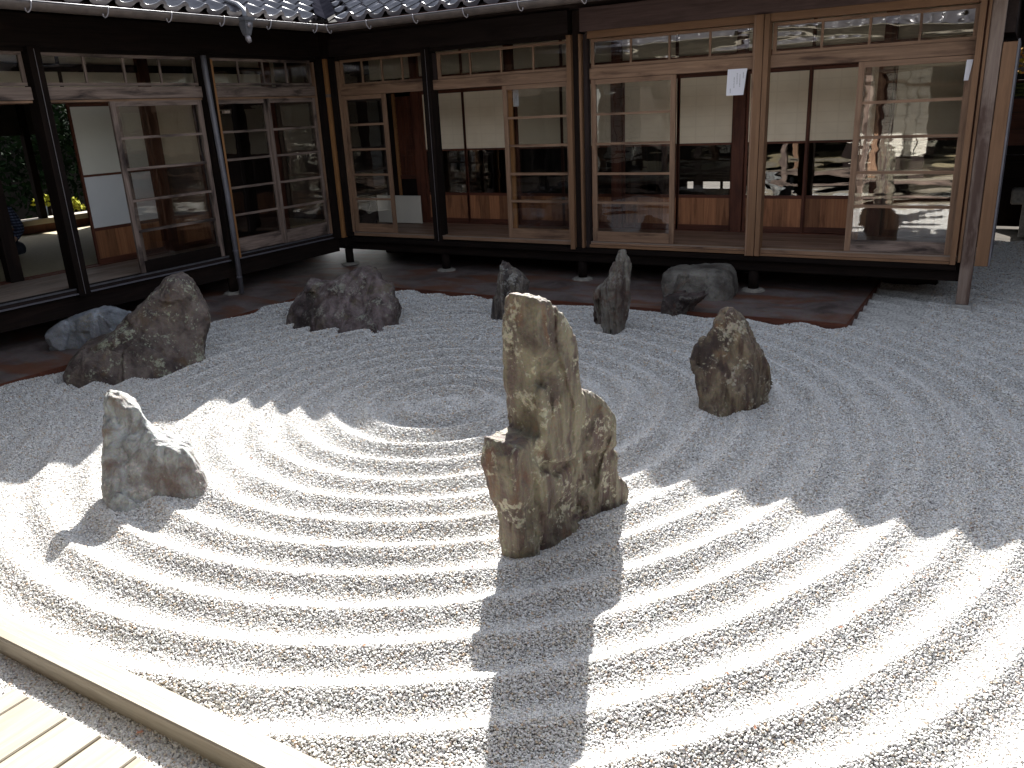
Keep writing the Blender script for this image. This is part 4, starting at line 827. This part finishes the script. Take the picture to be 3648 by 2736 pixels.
# ------------------------------------------------------------------ visitor sitting in the shade of the left room
def person():
    bx, by = -3.05, -2.95; t = thing('person', (bx, by, .5), 'person in dark blue plaid shirt sitting in the dark left room', 'person')
    J = {'pel': (0, 0, .13), 'wai': (.02, 0, .30), 'che': (.05, 0, .48), 'nek': (.08, 0, .62), 'hb': (.10, 0, .68), 'hd': (.12, 0, .78), 'ht': (.11, 0, .86),
         'sl': (.05, .17, .56), 'el': (.14, .24, .34), 'wl': (.33, .14, .24), 'hl': (.41, .11, .22), 'sr': (.05, -.17, .56), 'er': (.14, -.24, .34), 'wr': (.33, -.12, .24), 'hr': (.41, -.09, .22),
         'pl': (.03, .10, .11), 'kl': (.40, .20, .13), 'al': (.20, -.06, .06), 'fl': (.30, -.14, .05), 'pr': (.03, -.10, .11), 'kr': (.40, -.22, .13), 'ar': (.24, .06, .05), 'fr': (.34, .12, .05)}
    R = {'pel': .14, 'wai': .12, 'che': .145, 'nek': .055, 'hb': .06, 'hd': .095, 'ht': .075, 'sl': .065, 'el': .05, 'wl': .032, 'hl': .035, 'sr': .065, 'er': .05, 'wr': .032, 'hr': .035,
         'pl': .10, 'kl': .065, 'al': .042, 'fl': .04, 'pr': .10, 'kr': .065, 'ar': .042, 'fr': .04}
    E_ = [('pel', 'wai'), ('wai', 'che'), ('che', 'nek'), ('nek', 'hb'), ('hb', 'hd'), ('hd', 'ht'), ('che', 'sl'), ('sl', 'el'), ('el', 'wl'), ('wl', 'hl'), ('che', 'sr'), ('sr', 'er'), ('er', 'wr'), ('wr', 'hr'), ('pel', 'pl'), ('pl', 'kl'), ('kl', 'al'), ('al', 'fl'), ('pel', 'pr'), ('pr', 'kr'), ('kr', 'ar'), ('ar', 'fr')]
    def skin(name, keys, mat, grow=0.0):
        ks = list(keys); idx = {k: i for i, k in enumerate(ks)}; me = bpy.data.meshes.new(name)
        me.from_pydata([J[k] for k in ks], [(idx[a], idx[b]) for a, b in E_ if a in idx and b in idx], []); me.materials.append(mat)
        o = link_mesh(name, me, t); md1 = o.modifiers.new('skin', 'SKIN')
        for k in ks: me.skin_vertices[0].data[idx[k]].radius = (R[k] + grow,) * 2
        me.skin_vertices[0].data[0].use_root = True; s_ = o.modifiers.new('sub', 'SUBSURF'); s_.levels = 2; s_.render_levels = 2; md1.use_smooth_shade = True
        return o
    for s_, y in (('l', .11), ('r', -.09)):                 # five fingers on each hand
        for k, (dy, L) in enumerate(((-.022, .06), (-.008, .07), (.006, .066), (.020, .052))):
            J[f'f{s_}{k}'] = (.46, y + dy, .205); J[f'g{s_}{k}'] = (.46 + L * .8, y + dy, .175); R[f'f{s_}{k}'] = .010; R[f'g{s_}{k}'] = .008; E_.append(('h' + s_, f'f{s_}{k}')); E_.append((f'f{s_}{k}', f'g{s_}{k}'))
        sg = -1 if s_ == 'l' else 1; J['t' + s_] = (.43, y + sg * .045, .215); R['t' + s_] = .011; E_.append(('h' + s_, 't' + s_))
    skin('body', list(J), M['skin'])
    n = NT('plaid_shirt'); a = n.add('ShaderNodeTexWave', wave_type='BANDS', bands_direction='Z'); b = n.add('ShaderNodeTexWave', wave_type='BANDS', bands_direction='Y')
    for q in (a, b): q.inputs['Scale'].default_value = 9; n.link(n.pos((1, 1, 1)).outputs[0], q.inputs[0])
    c = n.mix(.5, a.outputs[0], b.outputs[0], 'MULTIPLY'); rr = n.ramp(c, [(.2, (.02, .025, .05)), (.8, (.12, .15, .24))]); n.out(rr.outputs[0], .9)
    skin('shirt', ['che', 'wai', 'pel', 'sl', 'el', 'wl', 'sr', 'er', 'wr'], n.m, .014)
    skin('trousers', ['pel', 'pl', 'kl', 'al', 'pr', 'kr', 'ar'], M['jeans'], .013)
    # face and hair
    tube('nose', [(.20, 0, .80), (.235, 0, .775)], [.008, .014], M['skin'], None, 6).parent = t
    V = []; F = []; nu, nv = 14, 7
    for j in range(nv + 1):
        for i in range(nu):
            th = 2 * math.pi * i / nu; ph = (math.pi * .58) * j / nv; V.append((.105 + .112 * math.sin(ph) * math.cos(th) - (.02 if j > 4 else 0), .103 * math.sin(ph) * math.sin(th), .80 + .112 * math.cos(ph)))
    for j in range(nv):
        for i in range(nu):
            if j >= nv - 3 and (i < 3 or i > nu - 4): continue
            F.append((j * nu + i, j * nu + (i + 1) % nu, (j + 1) * nu + (i + 1) % nu, (j + 1) * nu + i))
    me = bpy.data.meshes.new('hair'); me.from_pydata(V, [], F); me.materials.append(M['hair']); h = link_mesh('hair', me, t); s_ = h.modifiers.new('s', 'SOLIDIFY'); s_.thickness = .01
    for y in (-.033, .033):
        e = tube('eye', [(.205, y, .80), (.213, y, .80)], [.011, .008], M['hair'], None, 8); e.parent = t
    mth = tube('mouth', [(.207, -.022, .735), (.216, 0, .733), (.207, .022, .735)], .005, M['redx'], None, 6); mth.parent = t
    for ch in t.children:
        if ch.name.startswith(('nose', 'eye', 'mouth')): pass
    t.rotation_euler = (0, 0, math.radians(-25))
person()

# ------------------------------------------------------------------ right-hand passage beyond the corner post
fr_ = thing('plank_fence', (9.3, 6.0, 0), 'dark brown horizontal plank fence closing the passage at the right edge', 'fence')
for k in range(5): box('plank', 7.55, 11.3, 6.0 + .004 * (k % 2), 6.03 + .004 * (k % 2), .66 + k * .235, .885 + k * .235, M['redx'] if k > 1 else M['darkx'], fr_)
box('backing', 7.5, 11.4, 6.035, 6.045, -.05, 1.83, M['black'], fr_)  # black sheet added to block bright gaps between the planks
box('post', 8.05, 8.15, 6.05, 6.12, -.05, 2.0, M['darkz'], fr_); box('post', 10.0, 10.1, 6.04, 6.12, -.05, 2.0, M['darkz'], fr_)
for k in range(8): box('lower_plank', 7.55 + k * .47, 8.015 + k * .47, 6.0, 6.03, -.05, .65, M['darkz'], fr_)
mbm = flat('green_bamboo', (.17, .19, .06), .5, .4, 14)
bp = thing('bamboo_rail', (9.3, 5.85, 1.8), 'bundled mossy green bamboo poles lying along the top of the plank fence', 'bamboo rail')
box('pole_gap_blocker', 7.6, 11.3, 5.91, 5.93, 1.78, 2.12, M['black'], bp)  # black sheet added to block bright gaps between the poles
for k in range(5): tube('pole', [(7.6, 5.88 + .02 * (k % 2), 1.84 + k * .046), (9.2, 5.87, 1.845 + k * .046), (11.3, 5.88, 1.84 + k * .046)], .023, mbm if k < 4 else M['redx'], bp, 8)
o = box('stone_bench', 7.85, 9.1, 4.9, 5.3, .40, .60, M['found'], None, .02); tag(o, 'low grey stone slab in the dark passage at the right edge', 'stone slab')
for k in range(1):
    box('bench_foot', 8.0, 8.2, 4.95, 5.25, -.05, .399, M['found'], o).location = Vector((8.1, 5.1, -.05)) - o.location
foliage('autumn_tree', 'orange and green leaves above the plank fence at the right edge', 8.6, 7.2, 2.5, 1.6, .6, .8, 3200, .06, ((.10, .16, .03), (.42, .17, .05)), [(8.6, 7.2, 0), (8.6, 7.2, 1.2), (8.5, 7.2, 2.4)], 'tree')
o = box('added_dark_backdrop', 7.0, 13, 8.6, 8.75, -.05, 4.2, M['black']); tag(o, 'black backdrop added to block bright sky behind the leaves at the right edge', 'wall')  # backdrop added to close bright sky gaps in the foliage
cr = thing('corridor_beam', (9.6, 3.0, 2.4), 'dark timber beam of the roofed corridor crossing above the right-hand passage', 'beam')
box('beam', 7.73, 11.6, 2.9, 3.05, 2.38, 2.68, M['beamx'], cr); box('shade_roof_board', 7.80, 11.6, .9, 6.6, 2.70, 3.1, M['darkx'], cr)  # roof board stretched past the beam to put the passage in shade
wr = tube('wire', [(7.7, 5.5, 1.03), (9.2, 5.5, 1.035), (11.2, 5.5, 1.03)], .005, M['hook'], None, 6); tag(wr, 'thin pale wire stretched across the dark passage at the right edge', 'wire')

# ------------------------------------------------------------------ building behind the camera (mirrored in the glass)
sroot = thing('timber_wing', (4.5, -9.5, 0), 'sunlit timber wing facing the others, seen only reflected in the panes', 'building')
S_ = Wing('S', sroot); sb = S_.box
for i in range(6): sb('floorboard', -1, 11, .0 + i * .2 + .001, .2 + i * .2 - .001, .44, .485 + .001 * (i % 2), M['palex'])
sb('edge_beam', -1, 11, .02, .12, .25, .438, M['weatherx']); sb('foundation_wall', -1, 11, .9, .95, 0, .45, M['darkx'])
for a in (-.5, 1.46, 3.42, 5.38, 9.3, 11): sb('post', a - .06, a + .06, .03, .15, .0, 2.9, M['weatherz'])
sb('beam', -1, 11.2, .02, .14, 2.62, 2.9, M['weatherx']); sb('lintel', -1, 11.2, 1.22, 1.3, 2.25, 2.40, M['tanx'])
for a in (-.5, 1.46, 3.42, 5.38, 9.3): sb('inner_post', a - .06, a + .06, 1.2, 1.32, .49, 2.9, M['tanz'])
for a0, a1 in ((-.4, .45), (1.55, 2.4), (4.45, 5.3), (5.5, 6.3), (9.4, 10.3)):
    g = group_part('shoji_screen', S_, a0, 1.25, .5); sb('paper', a0, a1, 1.245, 1.25, .8, 2.24, M['white_board'], g); sb('board', a0, a1, 1.243, 1.252, .5, .798, M['beamz'], g)
    for k in range(4): sb('bar', a0 + k * (a1 - a0) / 4, a0 + k * (a1 - a0) / 4 + .012, 1.235, 1.243, .8, 2.24, M['darkz'], g)
    for k in range(10): sb('bar', a0, a1, 1.236, 1.242, .85 + k * .14, .858 + k * .14, M['darkx'], g)
sb('inner_wall', -1, 11.2, 1.25, 1.31, 2.41, 3.0, M['plaster']); sb('tatami', -1, 11.2, 1.2, 4.5, .42, .48, M['tatami']); sb('ceiling', -1, 11.2, 0, 4.5, 3.0, 3.04, M['beamx'])
sb('back_wall', -1, 11.2, 4.5, 4.6, .4, 3.0, M['black'])
roof(S_, -1, 11.2, 0, 0, 20)
def rs(d): return -8.35 - d
slab('roof_deck', [(11.2, rs(-.96), rz_(-.96)), (-1, rs(-.96), rz_(-.96)), (-1, rs(4), rz_(4)), (11.2, rs(4), rz_(4))], .03, M['palex'], sroot)
o = box('stone_step', 5.2, 7.0, -8.33, -8.33 + .001, 0, .01, M['concrete']); bpy.data.objects.remove(o)

# unseen east boundary, darkened and raised to keep bright reflections out of the panes
ew = thing('screening_wall', (11.5, -3, 0), 'unseen dark board wall, raised to dim reflections, with plank base along the right side, outside the frame', 'wall')
box('upper_panel', 11.5, 11.6, -9.5, 6, .9, 2.6, M['beamy'], ew)
for k in range(20): box('base_plank', 11.48, 11.6, -9.5 + k * .775, -8.73 + k * .775, -.08, .895, M['beamz'], ew)
box('coping', 11.35, 11.75, -9.5, 6, 2.61, 2.72, M['tile'], ew)
bpy.context.view_layer.update()
